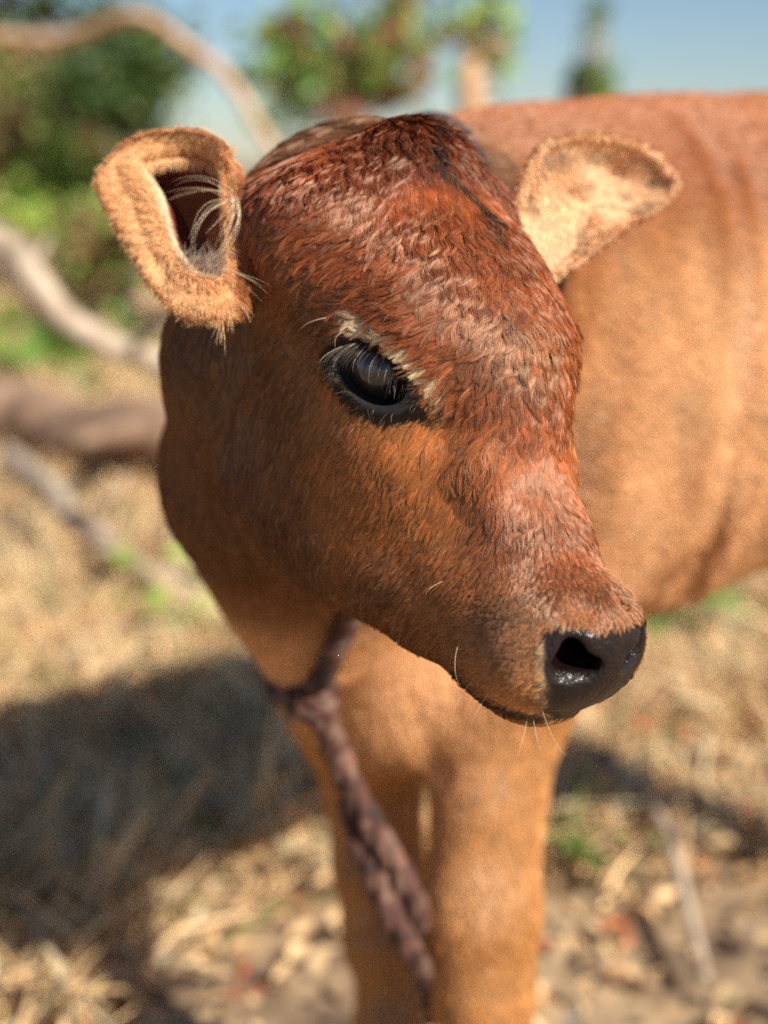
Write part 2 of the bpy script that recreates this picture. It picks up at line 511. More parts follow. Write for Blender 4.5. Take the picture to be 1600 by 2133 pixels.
def noise3(P, scale, seed=0):
    """Cheap smooth noise in -1..1."""
    q = P / scale
    r = np.zeros(len(P))
    g = np.random.default_rng(seed + 11)
    for i in range(7):
        d = g.normal(0, 1, 3); d = d / np.linalg.norm(d) * g.uniform(.6, 1.9)
        d2 = g.normal(0, 1, 3); 
        r += np.sin(q @ d * 3.1 + g.uniform(0, 6.28) + 1.3 * np.sin(q @ d2 * 1.7 + g.uniform(0, 6.28)))
    return r / 4.0
def sstep(a, b, x):
    t = np.clip((x - a) / (b - a), 0, 1)
    return t * t * (3 - 2 * t)
def eye_dist(L):
    S = L.copy(); S[:, 1] = -np.abs(S[:, 1])
    q = (S - EYE_S) @ EYE_M
    return q
def pad_mask(L):
    """Bare wet skin of the nose, >0 inside."""
    ay = np.abs(L[:, 1]); z = L[:, 2]
    xt = np.interp(-z, [.015, .026, .034, .043, .050, .060, .072, .080, .090], [.2600, .2575, .2565, .2600, .2655, .2690, .2715, .2760, .30])
    xt = xt - 11 * ay * ay * sstep(-.040, -.028, z)
    xt = xt + .0032 * sstep(.012, .020, ay) * sstep(-.036, -.045, z)
    return np.where((L[:, 0] < .32) & (np.abs(L[:, 1]) < .06) & (z > -.15), L[:, 0] - xt, -.05)
def body_color(P):
    """World position -> coat colour of trunk, neck and legs, with neck shade and throat light painted in."""
    q = P - BO
    a = q @ HA; s = q @ HN; z = P[:, 2]
    c = np.repeat(CH[None] * .55 + ORG[None] * .45, len(P), 0)
    def mix(c, k, w): return c * (1 - w[:, None]) + k * w[:, None]
    c = mix(c, PALE * .9 + ORG * .1, sstep(.88, .70, z) * sstep(-.1, .15, a))
    c = mix(c, np.array([.36, .105, .030]), sstep(.76, .87, z + .03 * noise3(P, .1, 44)))
    c = mix(c, ORG, sstep(.55, .46, z))
    c = mix(c, TAN * 1.05, sstep(.60, .54, z) * sstep(.48, .53, z) * sstep(.03, -.05, a) * .8)
    c = mix(c, BRN * .7, sstep(.02, -.06, a) * sstep(.50, .62, z))  # neck brown darkened: the shade behind the head put into the coat
    n = noise3(P, .05, 3)
    st = np.sin(a * 95 + 2.2 * noise3(P, .12, 9) + z * 9)
    c = mix(c, BRN * 1.4, .22 * sstep(-.2, -1, st) * sstep(.9, .8, z) * sstep(.5, .62, z))
    c = mix(c, PALE, .5 * sstep(.1, 1, st) * sstep(.84, .72, z) * sstep(0, .1, a))
    c = c * (.95 + .06 * n)[:, None]
    g_ = np.exp(-((P - at(800, 1390, 1.0)) ** 2).sum(1) / (2 * .055 ** 2))
    c = mix(c, PALE * 1.05, np.clip(g_ * 1.3, 0, .9))
    g_ = np.exp(-((P - at(640, 1330, .93)) ** 2).sum(1) / (2 * .030 ** 2))
    c = mix(c, PALE, np.clip(g_ * 1.3, 0, .9))  # sunlit strip on the dewlap painted as paler hair
    c = mix(c, BLK * 2, sstep(.055, .04, z))
    return np.clip(c, .004, .9)
_mp = [trace(*m_) for m_ in ((950, 1403), (975, 1433), (1005, 1457), (1040, 1474), (1075, 1485), (1110, 1492), (1145, 1494))]
MOUTH = crom(np.array(_mp), 8, False)
def coat_color(P, onhead):
    L = (P - HT) @ HM
    ch, ws = rbf(L, gp, gc, .012)
    n = noise3(P, .012, 1); n2 = noise3(P, .03, 2)
    ch = ch * (1 + .16 * n + .12 * n2)[:, None]
    LS = L.copy(); LS[:, 1] = -np.abs(LS[:, 1])
    q = eye_dist(L)
    # cream upper lid, black rims
    rr = np.sqrt((q[:, 0] / .0245) ** 2 + (q[:, 1] / .0144) ** 2)
    up = q[:, 1] * UPS
    def mix(c, k, w): return c * (1 - w[:, None]) + k * w[:, None]
    nearf = (np.abs(q[:, 2]) < .03)
    lid = sstep(1.0, 1.12, rr) * sstep(1.85, 1.65, rr) * sstep(.35, .8, up / .0145) * sstep(-.024, -.014, q[:, 0]) * nearf
    ch = mix(ch, CREAM, lid * .95)
    blk = sstep(1.21, 1.08, rr) * sstep(.35, -.05, up / .0145) * nearf
    ch = mix(ch, BLK, blk)
    ch = mix(ch, BLK, sstep(1.06, .96, rr) * nearf)
    duct = sstep(.037, .031, q[:, 0]) * sstep(.0045, .0022, np.abs(q[:, 1] + UPS * .003)) * nearf * (q[:, 0] > 0)
    ch = mix(ch, BLK, duct)
    md = np.min(np.linalg.norm(LS[:, None] - MOUTH[None], axis=2), axis=1) if len(L) < 60000 else np.concatenate([np.min(np.linalg.norm(LS[s:s + 60000, None] - MOUTH[None], axis=2), axis=1) for s in range(0, len(L), 60000)])
    ch = mix(ch, BLK * 2, .8 * sstep(.0032, .0016, md))
    # dark hair line down the forehead's middle
    fl = sstep(.0050, .0015, np.abs(L[:, 1] + .004 * np.sin(L[:, 0] * 90))) * sstep(-.02, .0, L[:, 0]) * sstep(.085, .05, L[:, 0]) * (L[:, 2] > -.03)
    ch = mix(ch, BLK * 2.5, fl * .75)
    # pale rim of hair round the nose
    pm = pad_mask(L)
    ch = mix(ch, CREAM * .8, sstep(-.0035, -.0008, pm) * .5 * (L[:, 2] < -.035) * (L[:, 0] > .2))
    ch = mix(ch, BLK, sstep(-.0012, -.0002, pm) * (L[:, 0] > .2) * .85)
    cb = body_color(P)
    w = onhead[:, None]
    return np.clip(ch * w + cb * (1 - w), .004, .9)
UPS = 1.0 if (EYE_M[:, 1] @ np.array([0, 0, 1.0])) > 0 else -1.0
def head_weight(P):
    dh = sdf_head(P); db = body_sdf(P)
    return sstep(.006, -.006, dh - db)

def comb_dir(P, N, onhead):
    L = (P - HT) @ HM
    v, _ = rbf(L, cp, cdv, .016)
    hd = norm(v) @ HM.T
    q = P - BO
    z = P[:, 2]
    bd = HA[None] * .75 * sstep(.50, .60, z)[:, None] + np.array([0, 0, -1.0])[None] * (.55 + .45 * sstep(.60, .50, z))[:, None]
    bd = bd + .25 * (noise3(P, .06, 5)[:, None] * HA[None])
    neckw = sstep(.03, -.05, (q @ HA))
    bd = bd * (1 - neckw[:, None]) + neckw[:, None] * (np.array([.15, .25, -1.0])[None])
    d = hd * onhead[:, None] + norm(bd) * (1 - onhead[:, None])
    d = d - N * (d * N).sum(1, keepdims=True)
    return norm(d)
# ------------------------------------------------------------------ materials
def new_mat(name):
    m = bpy.data.materials.new(name); m.use_nodes = True
    nt = m.node_tree
    return m, nt, nt.nodes['Principled BSDF'], nt.nodes['Material Output']
def add(nt, typ, **kw):
    n = nt.nodes.new(typ)
    for k, v in kw.items():
        if k in n.inputs: n.inputs[k].default_value = v
        else: setattr(n, k, v)
    return n
def hair_mat(name, rough=.10, rr=.7, spec=.115):
    m, nt, p, out = new_mat(name)
    nt.nodes.remove(p)
    a = add(nt, 'ShaderNodeAttribute', attribute_name='hair_color')
    df = nt.nodes.new('ShaderNodeBsdfDiffuse'); nt.links.new(a.outputs['Color'], df.inputs['Color'])
    h1 = nt.nodes.new('ShaderNodeBsdfHair'); h1.component = 'Reflection'
    h1.inputs['Color'].default_value = (1.0, .74, .56, 1); h1.inputs['Offset'].default_value = math.radians(-4)
    h1.inputs['RoughnessU'].default_value = rough; h1.inputs['RoughnessV'].default_value = rr
    h2 = nt.nodes.new('ShaderNodeBsdfHair'); h2.component = 'Transmission'
    nt.links.new(a.outputs['Color'], h2.inputs['Color'])
    h2.inputs['RoughnessU'].default_value = .35; h2.inputs['RoughnessV'].default_value = .9
    m1 = nt.nodes.new('ShaderNodeMixShader'); m1.inputs[0].default_value = .22
    m2 = nt.nodes.new('ShaderNodeMixShader')
    rgb = nt.nodes.new('ShaderNodeSeparateColor'); nt.links.new(a.outputs['Color'], rgb.inputs[0])
    mr = nt.nodes.new('ShaderNodeMapRange'); nt.links.new(rgb.outputs[0], mr.inputs['Value'])
    mr.inputs['From Min'].default_value = .01; mr.inputs['From Max'].default_value = .2
    mr.inputs['To Min'].default_value = spec * .35; mr.inputs['To Max'].default_value = spec
    nt.links.new(mr.outputs[0], m2.inputs[0])
    nt.links.new(df.outputs[0], m1.inputs[1]); nt.links.new(h2.outputs[0], m1.inputs[2])
    nt.links.new(m1.outputs[0], m2.inputs[1]); nt.links.new(h1.outputs[0], m2.inputs[2])
    nt.links.new(m2.outputs[0], out.inputs['Surface'])
    return m
M_HAIR = hair_mat('coat_hair')
M_PLUSH = hair_mat('plush_hair', .3, .9, .05)
M_LASH = hair_mat('lash_hair', .2, .8, .12)
# skin under the coat, passing into the bare wet skin of the nose
def nos_near(S):
    return np.minimum(np.minimum(nostril_chain(S), nostril_chain(S, .85, .008)), nostril_chain(S, .8, .020))
M_SKIN, nt, p, out = new_mat('skin')
a = add(nt, 'ShaderNodeAttribute', attribute_name='coat')
nt.links.new(a.outputs['Color'], p.inputs['Base Color'])
p.inputs['Roughness'].default_value = .7
pp = nt.nodes.new('ShaderNodeBsdfPrincipled')
tc = add(nt, 'ShaderNodeTexCoord')
vo = add(nt, 'ShaderNodeTexVoronoi', Scale=620.0); vo.feature = 'SMOOTH_F1'
no = add(nt, 'ShaderNodeTexNoise', Scale=120.0, Detail=5.0)
nt.links.new(tc.outputs['Object'], vo.inputs['Vector']); nt.links.new(tc.outputs['Object'], no.inputs['Vector'])
mx = add(nt, 'ShaderNodeMix'); mx.data_type = 'RGBA'
mx.inputs[6].default_value = (.006, .005, .006, 1); mx.inputs[7].default_value = (.022, .013, .011, 1)
nt.links.new(no.outputs['Fac'], mx.inputs[0]); nt.links.new(mx.outputs[2], pp.inputs['Base Color'])
b1 = add(nt, 'ShaderNodeBump', Strength=.7, Distance=.0008)
nt.links.new(vo.outputs['Distance'], b1.inputs['Height'])
b2 = add(nt, 'ShaderNodeBump', Strength=.6, Distance=.0022)
nt.links.new(no.outputs['Fac'], b2.inputs['Height']); nt.links.new(b1.outputs['Normal'], b2.inputs['Normal'])
nt.links.new(b2.outputs['Normal'], pp.inputs['Normal'])
pp.inputs['Roughness'].default_value = .42; pp.inputs['Specular IOR Level'].default_value = .16; pp.inputs['Coat Weight'].default_value = .2; pp.inputs['Coat Roughness'].default_value = .15
nt.links.new(b2.outputs['Normal'], pp.inputs['Coat Normal'])
inn_ = nt.nodes.new('ShaderNodeBsdfDiffuse'); inn_.inputs['Color'].default_value = (.006, .003, .003, 1)
ap = add(nt, 'ShaderNodeAttribute', attribute_name='wet_nose'); ai = add(nt, 'ShaderNodeAttribute', attribute_name='nostril')
s1 = nt.nodes.new('ShaderNodeMixShader'); s2 = nt.nodes.new('ShaderNodeMixShader')
nt.links.new(ap.outputs['Fac'], s1.inputs[0]); nt.links.new(p.outputs[0], s1.inputs[1]); nt.links.new(pp.outputs[0], s1.inputs[2])
nt.links.new(ai.outputs['Fac'], s2.inputs[0]); nt.links.new(s1.outputs[0], s2.inputs[1]); nt.links.new(inn_.outputs[0], s2.inputs[2])
nt.links.new(s2.outputs[0], out.inputs['Surface'])
# ear lining
M_EARIN, nt, p, out = new_mat('ear_lining')
p.inputs['Base Color'].default_value = (.20, .045, .028, 1); p.inputs['Roughness'].default_value = .5
p.inputs['Subsurface Weight'].default_value = .3; p.inputs['Subsurface Radius'].default_value = (.01, .004, .003); p.inputs['Subsurface Scale'].default_value = .5
# eye
M_EYE, nt, p, out = new_mat('eyeball')
tc = add(nt, 'ShaderNodeTexCoord'); sp = add(nt, 'ShaderNodeSeparateXYZ')
nt.links.new(tc.outputs['Object'], sp.inputs[0])
# iris brown-blue ring with a wide oval pupil; the object's z looks out of the eye
vm = add(nt, 'ShaderNodeCombineXYZ')
mxx = add(nt, 'ShaderNodeMath', operation='MULTIPLY'); mxx.inputs[1].default_value = .62
nt.links.new(sp.outputs[0], mxx.inputs[0]); nt.links.new(mxx.outputs[0], vm.inputs[0]); nt.links.new(sp.outputs[1], vm.inputs[1])
ln = add(nt, 'ShaderNodeVectorMath', operation='LENGTH'); nt.links.new(vm.outputs[0], ln.inputs[0])
cr = add(nt, 'ShaderNodeValToRGB')
ml = add(nt, 'ShaderNodeMath', operation='MULTIPLY'); ml.inputs[1].default_value = 1 / .016
nt.links.new(ln.outputs['Value'], ml.inputs[0]); nt.links.new(ml.outputs[0], cr.inputs[0])
e = cr.color_ramp.elements
e[0].position = .28; e[0].color = (.006, .010, .020, 1); e[1].position = .38; e[1].color = (.035, .022, .018, 1)
x = e.new(.62); x.color = (.028, .016, .012, 1); x = e.new(.70); x.color = (.012, .009, .009, 1); x = e.new(.95); x.color = (.05, .035, .03, 1)
nt.links.new(cr.outputs[0], p.inputs['Base Color'])
p.inputs['Roughness'].default_value = .18; p.inputs['Coat Weight'].default_value = 1.0; p.inputs['Coat Roughness'].default_value = .03

# ------------------------------------------------------------------ join body and ears into one mesh
def join_parts(parts):
    Vs, Fs, off = [], [], 0
    for v, f in parts:
        Vs.append(v); Fs += [[i + off for i in q] for q in f]; off += len(v)
    return np.concatenate(Vs), Fs
allV, allF = join_parts([(V, bodyF), (earA[0], earA[1]), (earB[0], earB[1])])
calf = mesh_obj('calf', allV, allF, M_SKIN)
tag(calf, 'chestnut brown calf with wet nose turning its head back over its shoulder', 'calf')
cm = calf.data
cm.materials.append(M_EARIN)
fc = np.array([allV[q].mean(0) for q in allF])
Lf = (fc - HT) @ HM
nF = len(bodyF); nA = len(earA[1]); nB = len(earB[1])
mi = np.zeros(len(allF), np.int32)
rpA = np.array([earA[2][f].mean() for f in earA[1]]); rpB = np.array([earB[2][f].mean() for f in earB[1]])
mi[nF:nF + nA][rpA > 6.3] = 1
cm.polygons.foreach_set('material_index', mi)
onh = head_weight(allV)
onh[nbody:] = 1
colr = coat_color(allV, onh) * .45
colr[nbody:] = TAN * .6
colr[nbody:nbody + len(earA[0])][earA[2] < 3.4] = CH * .7
qe = eye_dist((allV - HT) @ HM); rr = np.sqrt((qe[:, 0] / .0245) ** 2 + (qe[:, 1] / .0144) ** 2)
colr[(rr < 1.08) & (np.abs(qe[:, 2]) < .03)] = BLK
at_ = cm.attributes.new('coat', 'FLOAT_COLOR', 'POINT')
at_.data.foreach_set('color', np.c_[colr, np.ones(len(colr))].astype(np.float32).ravel())

LV = (allV - HT) @ HM; LVS = mirror(LV)
pm_ = sstep(-.0012, .0006, pad_mask(LV)); pm_ = np.maximum(pm_, sstep(.0045, .003, nos_near(LVS))); pm_[nbody:] = 0
inn_v = sstep(-.0035, -.007, head_local(LV)) * sstep(.003, .0015, nos_near(LVS)); inn_v[nbody:] = 0
for nm, arr in (('wet_nose', pm_), ('nostril', inn_v)):
    t_ = cm.attributes.new(nm, 'FLOAT', 'POINT'); t_.data.foreach_set('value', arr.astype(np.float32))

# ------------------------------------------------------------------ eyes
def eyeball(side):
    M = EYE_M.copy(); c = EYE_C * [1, side, 1]
    ax = HM @ (M[:, 0] * [1, side, 1]); oz = HM @ (M[:, 2] * [1, side, 1]); ay = np.cross(oz, ax)
    v, f = [], []
    nu, nv = 64, 40
    for i in range(nv + 1):
        th = PI * i / nv
        r = EYE_R * (1 + .045 * math.exp(-(th / .55) ** 2))       # cornea
        for j in range(nu):
            ph = 2 * PI * j / nu
            v.append((r * math.sin(th) * math.cos(ph), r * math.sin(th) * math.sin(ph), r * math.cos(th)))
    for i in range(nv):
        for j in range(nu):
            j2 = (j + 1) % nu
            f.append([i * nu + j, (i + 1) * nu + j, (i + 1) * nu + j2, i * nu + j2])
    o = mesh_obj('eyeball', v, f, M_EYE, calf)
    o.matrix_world = Matrix([[ax[0], ay[0], oz[0], 0], [ax[1], ay[1], oz[1], 0], [ax[2], ay[2], oz[2], 0], [0, 0, 0, 1]])
    o.location = HW(*c)
    return o
eyeball(1); eyeball(-1)

# ------------------------------------------------------------------ hair
def sample_surface(Vt, Fl, dens, g):
    """Random points on the faces, dens hairs per square metre (per face)."""
    T, W = [], []
    for i, q in enumerate(Fl):
        for k in range(1, len(q) - 1):
            T.append((q[0], q[k], q[k + 1])); W.append(dens[i])
    T = np.array(T); W = np.array(W)
    A = Vt[T[:, 0]]; Bv = Vt[T[:, 1]]; Cv = Vt[T[:, 2]]
    ar = np.linalg.norm(np.cross(Bv - A, Cv - A), axis=1) / 2
    ex = ar * W
    n = np.floor(ex + g.random(len(ex))).astype(int)
    I = np.repeat(np.arange(len(T)), n)
    u = g.random(len(I)); v = g.random(len(I)); s = u + v > 1
    u[s] = 1 - u[s]; v[s] = 1 - v[s]
    P = A[I] + (Bv - A)[I] * u[:, None] + (Cv - A)[I] * v[:, None]
    return P, T[I], np.stack([1 - u - v, u, v], 1)
def vnormals(Vt, Fl):
    N = np.zeros_like(Vt)
    for k in (0, 1):
        idx = np.array([[q[0], q[1 + k], q[2 + k]] for q in Fl if len(q) > 2 + k])
        fn = np.cross(Vt[idx[:, 1]] - Vt[idx[:, 0]], Vt[idx[:, 2]] - Vt[idx[:, 0]])
        for j in range(3): np.add.at(N, idx[:, j], fn)
    return norm(N)
def hair_obj(name, pts, rad, col, mat, parent, gamma=1.0):
    """pts (n, k, 3); rad (n,) root radius or (n,k); col (n, 3)."""
    n, k = pts.shape[:2]
    cu = bpy.data.hair_curves.new(name)
    cu.add_curves([k] * n)
    cu.attributes['position'].data.foreach_set('vector', pts.astype(np.float32).ravel())
    if rad.ndim == 1:
        t = np.linspace(0, 1, k)
        rad = rad[:, None] * (1 - .85 * t ** 2)[None]
    ra = cu.attributes.get('radius') or cu.attributes.new('radius', 'FLOAT', 'POINT')
    ra.data.foreach_set('value', rad.astype(np.float32).ravel())
    ca = cu.attributes.new('hair_color', 'FLOAT_COLOR', 'CURVE')
    ca.data.foreach_set('color', np.c_[np.clip(col, .003, .92) ** gamma, np.ones(n)].astype(np.float32).ravel())
    cu.materials.append(mat)
    o = bpy.data.objects.new(name, cu)
    return link(o, parent)
def grow(P, N, D, length, k=6, lift0=.42, lift1=.10, clump_n=14, clump=.75, wave=None, jit=.12, g=None, gravity=0.0):
    """Hair from the roots P (normals N, lie D): tufts that draw together towards the tip."""
    n = len(P)
    D = norm(D + g.normal(0, jit, (n, 3)))
    D = norm(D - N * (D * N).sum(1, keepdims=True))
    nc = max(n // clump_n, 1)
    ci = g.choice(n, nc, replace=False)
    kd = KDTree(nc)
    for i, c in enumerate(ci): kd.insert(P[c], i)
    kd.balance()
    own = np.array([kd.find(p)[1] for p in P])
    S = np.cross(N, D)
    t = np.linspace(0, 1, k)[None, :, None]
    Lh = length[:, None, None]
    lift = (lift0 * t - (lift0 - lift1) * t ** 2)
    pts = P[:, None] + Lh * (D[:, None] * t + N[:, None] * lift)
    if wave is not None:
        amp, lam = wave
        ph = (P @ HM[:, 0])[:, None] / lam + (t[..., 0] * length[:, None] * (D @ HM[:, 0])[:, None]) / lam
        ph = ph + .55 * noise3(P, .013, 21)[:, None] + .5 * noise3(P, .035, 23)[:, None]
        pts = pts + S[:, None] * (amp[:, None] * np.sin(2 * PI * ph) * t[..., 0])[..., None]
    cl = pts[ci][own]
    # per-tuft turn
    tw = g.normal(0, .16, nc)[own]
    cl = cl + S[:, None] * (tw[:, None, None] * Lh * t ** 2)
    wgt = (clump * g.uniform(.75, 1.15, n))[:, None, None] * t ** 1.5 * (t > 0)
    wgt = np.clip(wgt, 0, .95)
    pts = pts * (1 - wgt) + cl * wgt
    return pts, own, nc
g1 = np.random.default_rng(5)
VN = vnormals(V, bodyF)
fcb = fc[:nF]; Lb = Lf[:nF]
hw = head_weight(fcb)
HS = HAIR_SCALE = 1.0
dens_h = 2.8e6 * HS
fn_ = VN[[q[0] for q in bodyF]]
facing = (norm(CC - fcb) * fn_).sum(1)
ishead = hw > .5
dens = np.where(ishead, np.where(facing > -.25, dens_h, dens_h * .15), 0)
qf = eye_dist(Lb); rrf = np.sqrt((qf[:, 0] / .0232) ** 2 + (qf[:, 1] / .0138) ** 2)
near_eye = (rrf < .93) & (np.abs(qf[:, 2]) < .03)
bare = (pad_mask(Lb) > 0) & (Lb[:, 0] > .2)
Sn = mirror(Lb)
bare |= nos_near(Sn) < .0035
dens[bare | near_eye] = 0
P, T, bc = sample_surface(V, bodyF, dens, g1)
N = norm((VN[T] * bc[..., None]).sum(1))
L = (P - HT) @ HM
oh = head_weight(P)
D = comb_dir(P, N, np.maximum(oh, .9))
x = L[:, 0]
forehead = sstep(.16, .10, x) * sstep(-.065, -.035, L[:, 2])
bridge = sstep(-.06, -.035, L[:, 2]) * sstep(.23, .17, x)
muzzle = sstep(.185, .235, x)
jaw = sstep(-.06, -.12, L[:, 2])
wavy = np.maximum(forehead, bridge)
ln = .009 + .0085 * forehead + .004 * bridge * (1 - forehead) + .003 * jaw - .0055 * muzzle
q = eye_dist(L); rr = np.sqrt((q[:, 0] / .0245) ** 2 + (q[:, 1] / .0144) ** 2)
ne = sstep(1.9, 1.05, rr) * (np.abs(q[:, 2]) < .03)
ln = ln * (1 - .62 * ne) * g1.uniform(.75, 1.2, len(P))
col = coat_color(P, np.maximum(oh, .6))
amp = .0014 * wavy
for part, sel, cn, cl, l0, l1 in (('wavy', wavy > .45, 26, .86, .17, .05), ('short', wavy <= .45, 14, .78, .28, .10)):
    pts, own, nc = grow(P[sel], N[sel], D[sel], ln[sel], 9, l0, l1, cn, cl, (amp[sel], .011), .09, g1)
    tuft = g1.normal(1, .14, nc)[own]
    c = col[sel] * (tuft * g1.normal(1, .18, sel.sum()))[:, None]
    grey = g1.random(sel.sum()) < .03
    c[grey] = c[grey] * .5 + CREAM * .5
    if part == 'wavy': A = (pts, c)
    else: Bq = (pts, c)
pts = np.concatenate([A[0], Bq[0]]); c = np.clip(np.concatenate([A[1], Bq[1]]), .003, .92)
hair_obj('head_coat', pts, np.full(len(pts), .00011), c, M_HAIR, calf, 1.25)

# trunk, neck and legs: farther from the eye, so coarser locks
z = fcb[:, 2]
dens = np.where(~ishead, np.where(facing > -.2, 2.6e5, 6e4), 0)
dens = np.where(~ishead & (np.linalg.norm(fcb - HT, axis=1) < .42) & (facing > -.2), 6e5, dens)
P, T, bc = sample_surface(V, bodyF, dens, g1)
N = norm((VN[T] * bc[..., None]).sum(1))
D = comb_dir(P, N, np.zeros(len(P)))
near = np.linalg.norm(P - HT, axis=1) < .42
ln = np.where(near, .012, .014) * g1.uniform(.8, 1.2, len(P)) * (1 - .35 * sstep(.5, .4, P[:, 2]))
pts, own, nc = grow(P, N, D, ln, 5, .34, .10, 16, .75, None, .12, g1)
c = body_color(P) * (g1.normal(1, .08, nc)[own] * g1.normal(1, .1, len(P)))[:, None]
hair_obj('body_coat', pts, np.where(near, .00024, .0004), np.clip(c, .003, .92), M_HAIR, calf)

# ears: short plush on the fleshy band and the rim, long strands at the opening
def ear_hair(name, ear, far):
    Ve, Fe, rp, ncol = ear
    Ne = vnormals(Ve, Fe)
    cenr = Ve.mean(0)
    if (Ne * (Ve - cenr)).sum() < 0: Ne = -Ne
    # orientation of the inner face cannot be told by the centre: use the rings' winding
    frp = np.array([rp[f].mean() for f in Fe]); 
    stop = 6.35 if not far else 9
    d = np.where(frp < stop, 3.0e6 if not far else 1.2e6, 0)
    d = np.where(frp < 2.6, d * .5, d)
    P, T, bc = sample_surface(Ve, Fe, d, g1)
    N = norm((Ne[T] * bc[..., None]).sum(1))
    r = (rp[T] * bc).sum(1)
    # lie: along the rings' direction (base -> rim -> inside turned round towards the rim)
    jcol = np.arange(len(Ve)) % ncol
    nxt = np.minimum(np.arange(len(Ve)) + ncol, len(Ve) - 1); prv = np.maximum(np.arange(len(Ve)) - ncol, 0)
    rd = norm(Ve[nxt] - Ve[prv])
    rd = (rd[T] * bc[..., None]).sum(1)
    base = np.array(at(535, 500, .70)) if not far else np.array(at(1090, 450, .712))
    outw = norm(P - base)
    sgn = np.where(r < 4, 1.0, -1.0)
    D = rd * sgn[:, None] * np.where(r < 4, .6, .75)[:, None] + outw * .35 + np.array([0, 0, -.25])
    if not far:
        top = (P[:, 2] > at(0, 372, .7)[2]) & (r > 3.9)
        oc = norm(P - at(405, 455, .69))
        D = np.where((r > 3.7)[:, None], oc + np.array([0, 0, -.25]), D)
        rgt = (P[:, 0] > at(470, 500, .68)[0])
        D = np.where(rgt[:, None], D * .3 + np.array([.35, 0, -.8]), D)
        D = np.where(top[:, None], D + np.array([.25, 0, -.75]), D)
    D = norm(D - N * (D * N).sum(1, keepdims=True))
    ln = (.0065 + .003 * g1.random(len(P)))
    ln *= np.where((r > 5.8), .8, 1.0)
    pts, own, nc = grow(P, N, D, ln * (.7 if far else .9), 6, .42, .22, 12, .6, None, .34, g1)
    w = sstep(2.6, 4.2, r)
    c = CH * .9 * (1 - w[:, None]) + TAN * w[:, None]
    if far:
        c = CH * (1 - sstep(2.5, 3.6, r))[:, None] + np.array([.84, .55, .33]) * sstep(2.5, 3.6, r)[:, None]
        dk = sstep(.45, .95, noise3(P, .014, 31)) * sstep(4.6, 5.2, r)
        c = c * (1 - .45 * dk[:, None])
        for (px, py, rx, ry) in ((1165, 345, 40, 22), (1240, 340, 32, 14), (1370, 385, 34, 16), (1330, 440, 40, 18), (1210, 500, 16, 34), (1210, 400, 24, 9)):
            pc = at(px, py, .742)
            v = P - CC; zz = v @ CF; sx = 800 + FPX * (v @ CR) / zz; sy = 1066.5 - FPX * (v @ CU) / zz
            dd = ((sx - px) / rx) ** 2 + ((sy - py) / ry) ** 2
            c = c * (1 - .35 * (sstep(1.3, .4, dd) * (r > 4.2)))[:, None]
    else:
        m_ = sstep(.3, .9, noise3(P, .010, 33)) * (r > 4)
        c = c * (1 - .28 * m_[:, None])
        vv = P - CC; sx = 800 + FPX * (vv @ CR) / (vv @ CF); sy = 1066.5 - FPX * (vv @ CU) / (vv @ CF)
        rt = (sstep(470, 500, sx) * (r < 5.6))[:, None]
        c = c * (1 - rt) + CH * 1.1 * rt
        pale = sstep(5.85, 6.2, r)[:, None]
        c = c * (1 - pale) + CREAM * pale
    c = c * (g1.normal(1, .1, nc)[own] * g1.normal(1, .12, len(P)))[:, None]
    return pts, np.clip(c, .003, .92)
pa, ca_ = ear_hair('ear_coat', earA, False)
hair_obj('ear_coat', pa, np.full(len(pa), .00012), ca_, M_PLUSH, calf)
pb, cb_ = ear_hair('ear_coat', earB, True)
hair_obj('ear_coat', pb, np.full(len(pb), .0002), cb_, M_PLUSH, calf)

# long pale strands at the near ear's opening and under it; lashes
def strand(p0, p1, sag, k=10, dirv=None):
    t = np.linspace(0, 1, k)[:, None]
    p0 = np.array(p0); p1 = np.array(p1)
    return p0 * (1 - t) + p1 * t + np.array(sag) * (4 * t * (1 - t))
S_, C_ = [], []
def tuft(px0, py0, d0, px1, py1, d1, n, spread, sag=(0, 0, .004), col=CREAM, k=10):
    for i in range(n):
        j = g1.normal(0, 1, 4)
        a = at(px0 + 6 * j[0], py0 + 6 * j[1], d0); b = at(px1 + spread * j[2], py1 + spread * j[3], d1)
        S_.append(strand(a, b, np.array(sag) * g1.uniform(.4, 1.4), k)); C_.append(col * g1.uniform(.75, 1.15))
tuft(478, 418, .672, 400, 505, .668, 6, 16, (-.004, 0, .006))
tuft(482, 405, .670, 352, 400, .680, 7, 14, (0, 0, .004))
tuft(482, 415, .670, 452, 505, .664, 8, 14, (.004, 0, .003))
tuft(486, 420, .670, 440, 540, .664, 6, 14, (.006, 0, .002))
tuft(462, 560, .668, 545, 606, .652, 5, 14, (0, 0, .002))
tuft(455, 640, .660, 462, 715, .652, 14, 10, (.001, 0, 0), TAN * 1.1)
tuft(465, 630, .660, 482, 690, .652, 12, 8, (.001, 0, 0), TAN * 1.1)
tuft(500, 630, .660, 520, 668, .655, 10, 7, (.001, 0, 0), TAN)
for i in range(260):                                             # pale tuft at the bottom of the opening
    a = at(g1.uniform(372, 462), g1.uniform(535, 590), .672); b = a + np.array([g1.normal(.004, .003), -.006, g1.uniform(.002, .010)])
    S_.append(strand(a, b, (0, -.001, 0), 10)); C_.append(np.array([.75, .66, .58]) * g1.uniform(.6, 1.1))
for i in range(420):                                             # hair hanging over the top edge of the hollow
    u = g1.random()
    pxs = 300 + 165 * u; pys = 345 - 18 * math.sin(PI * u) + (8 if u > .85 else 0)
    a = at(pxs, pys - 4, .706); b = a + np.array([g1.normal(-.001, .0015), -.003, -g1.uniform(.003, .009)])
    S_.append(strand(a, b, (0, -.001, 0), 10)); C_.append(TAN * g1.uniform(.9, 1.3))
S_ = np.array(S_)
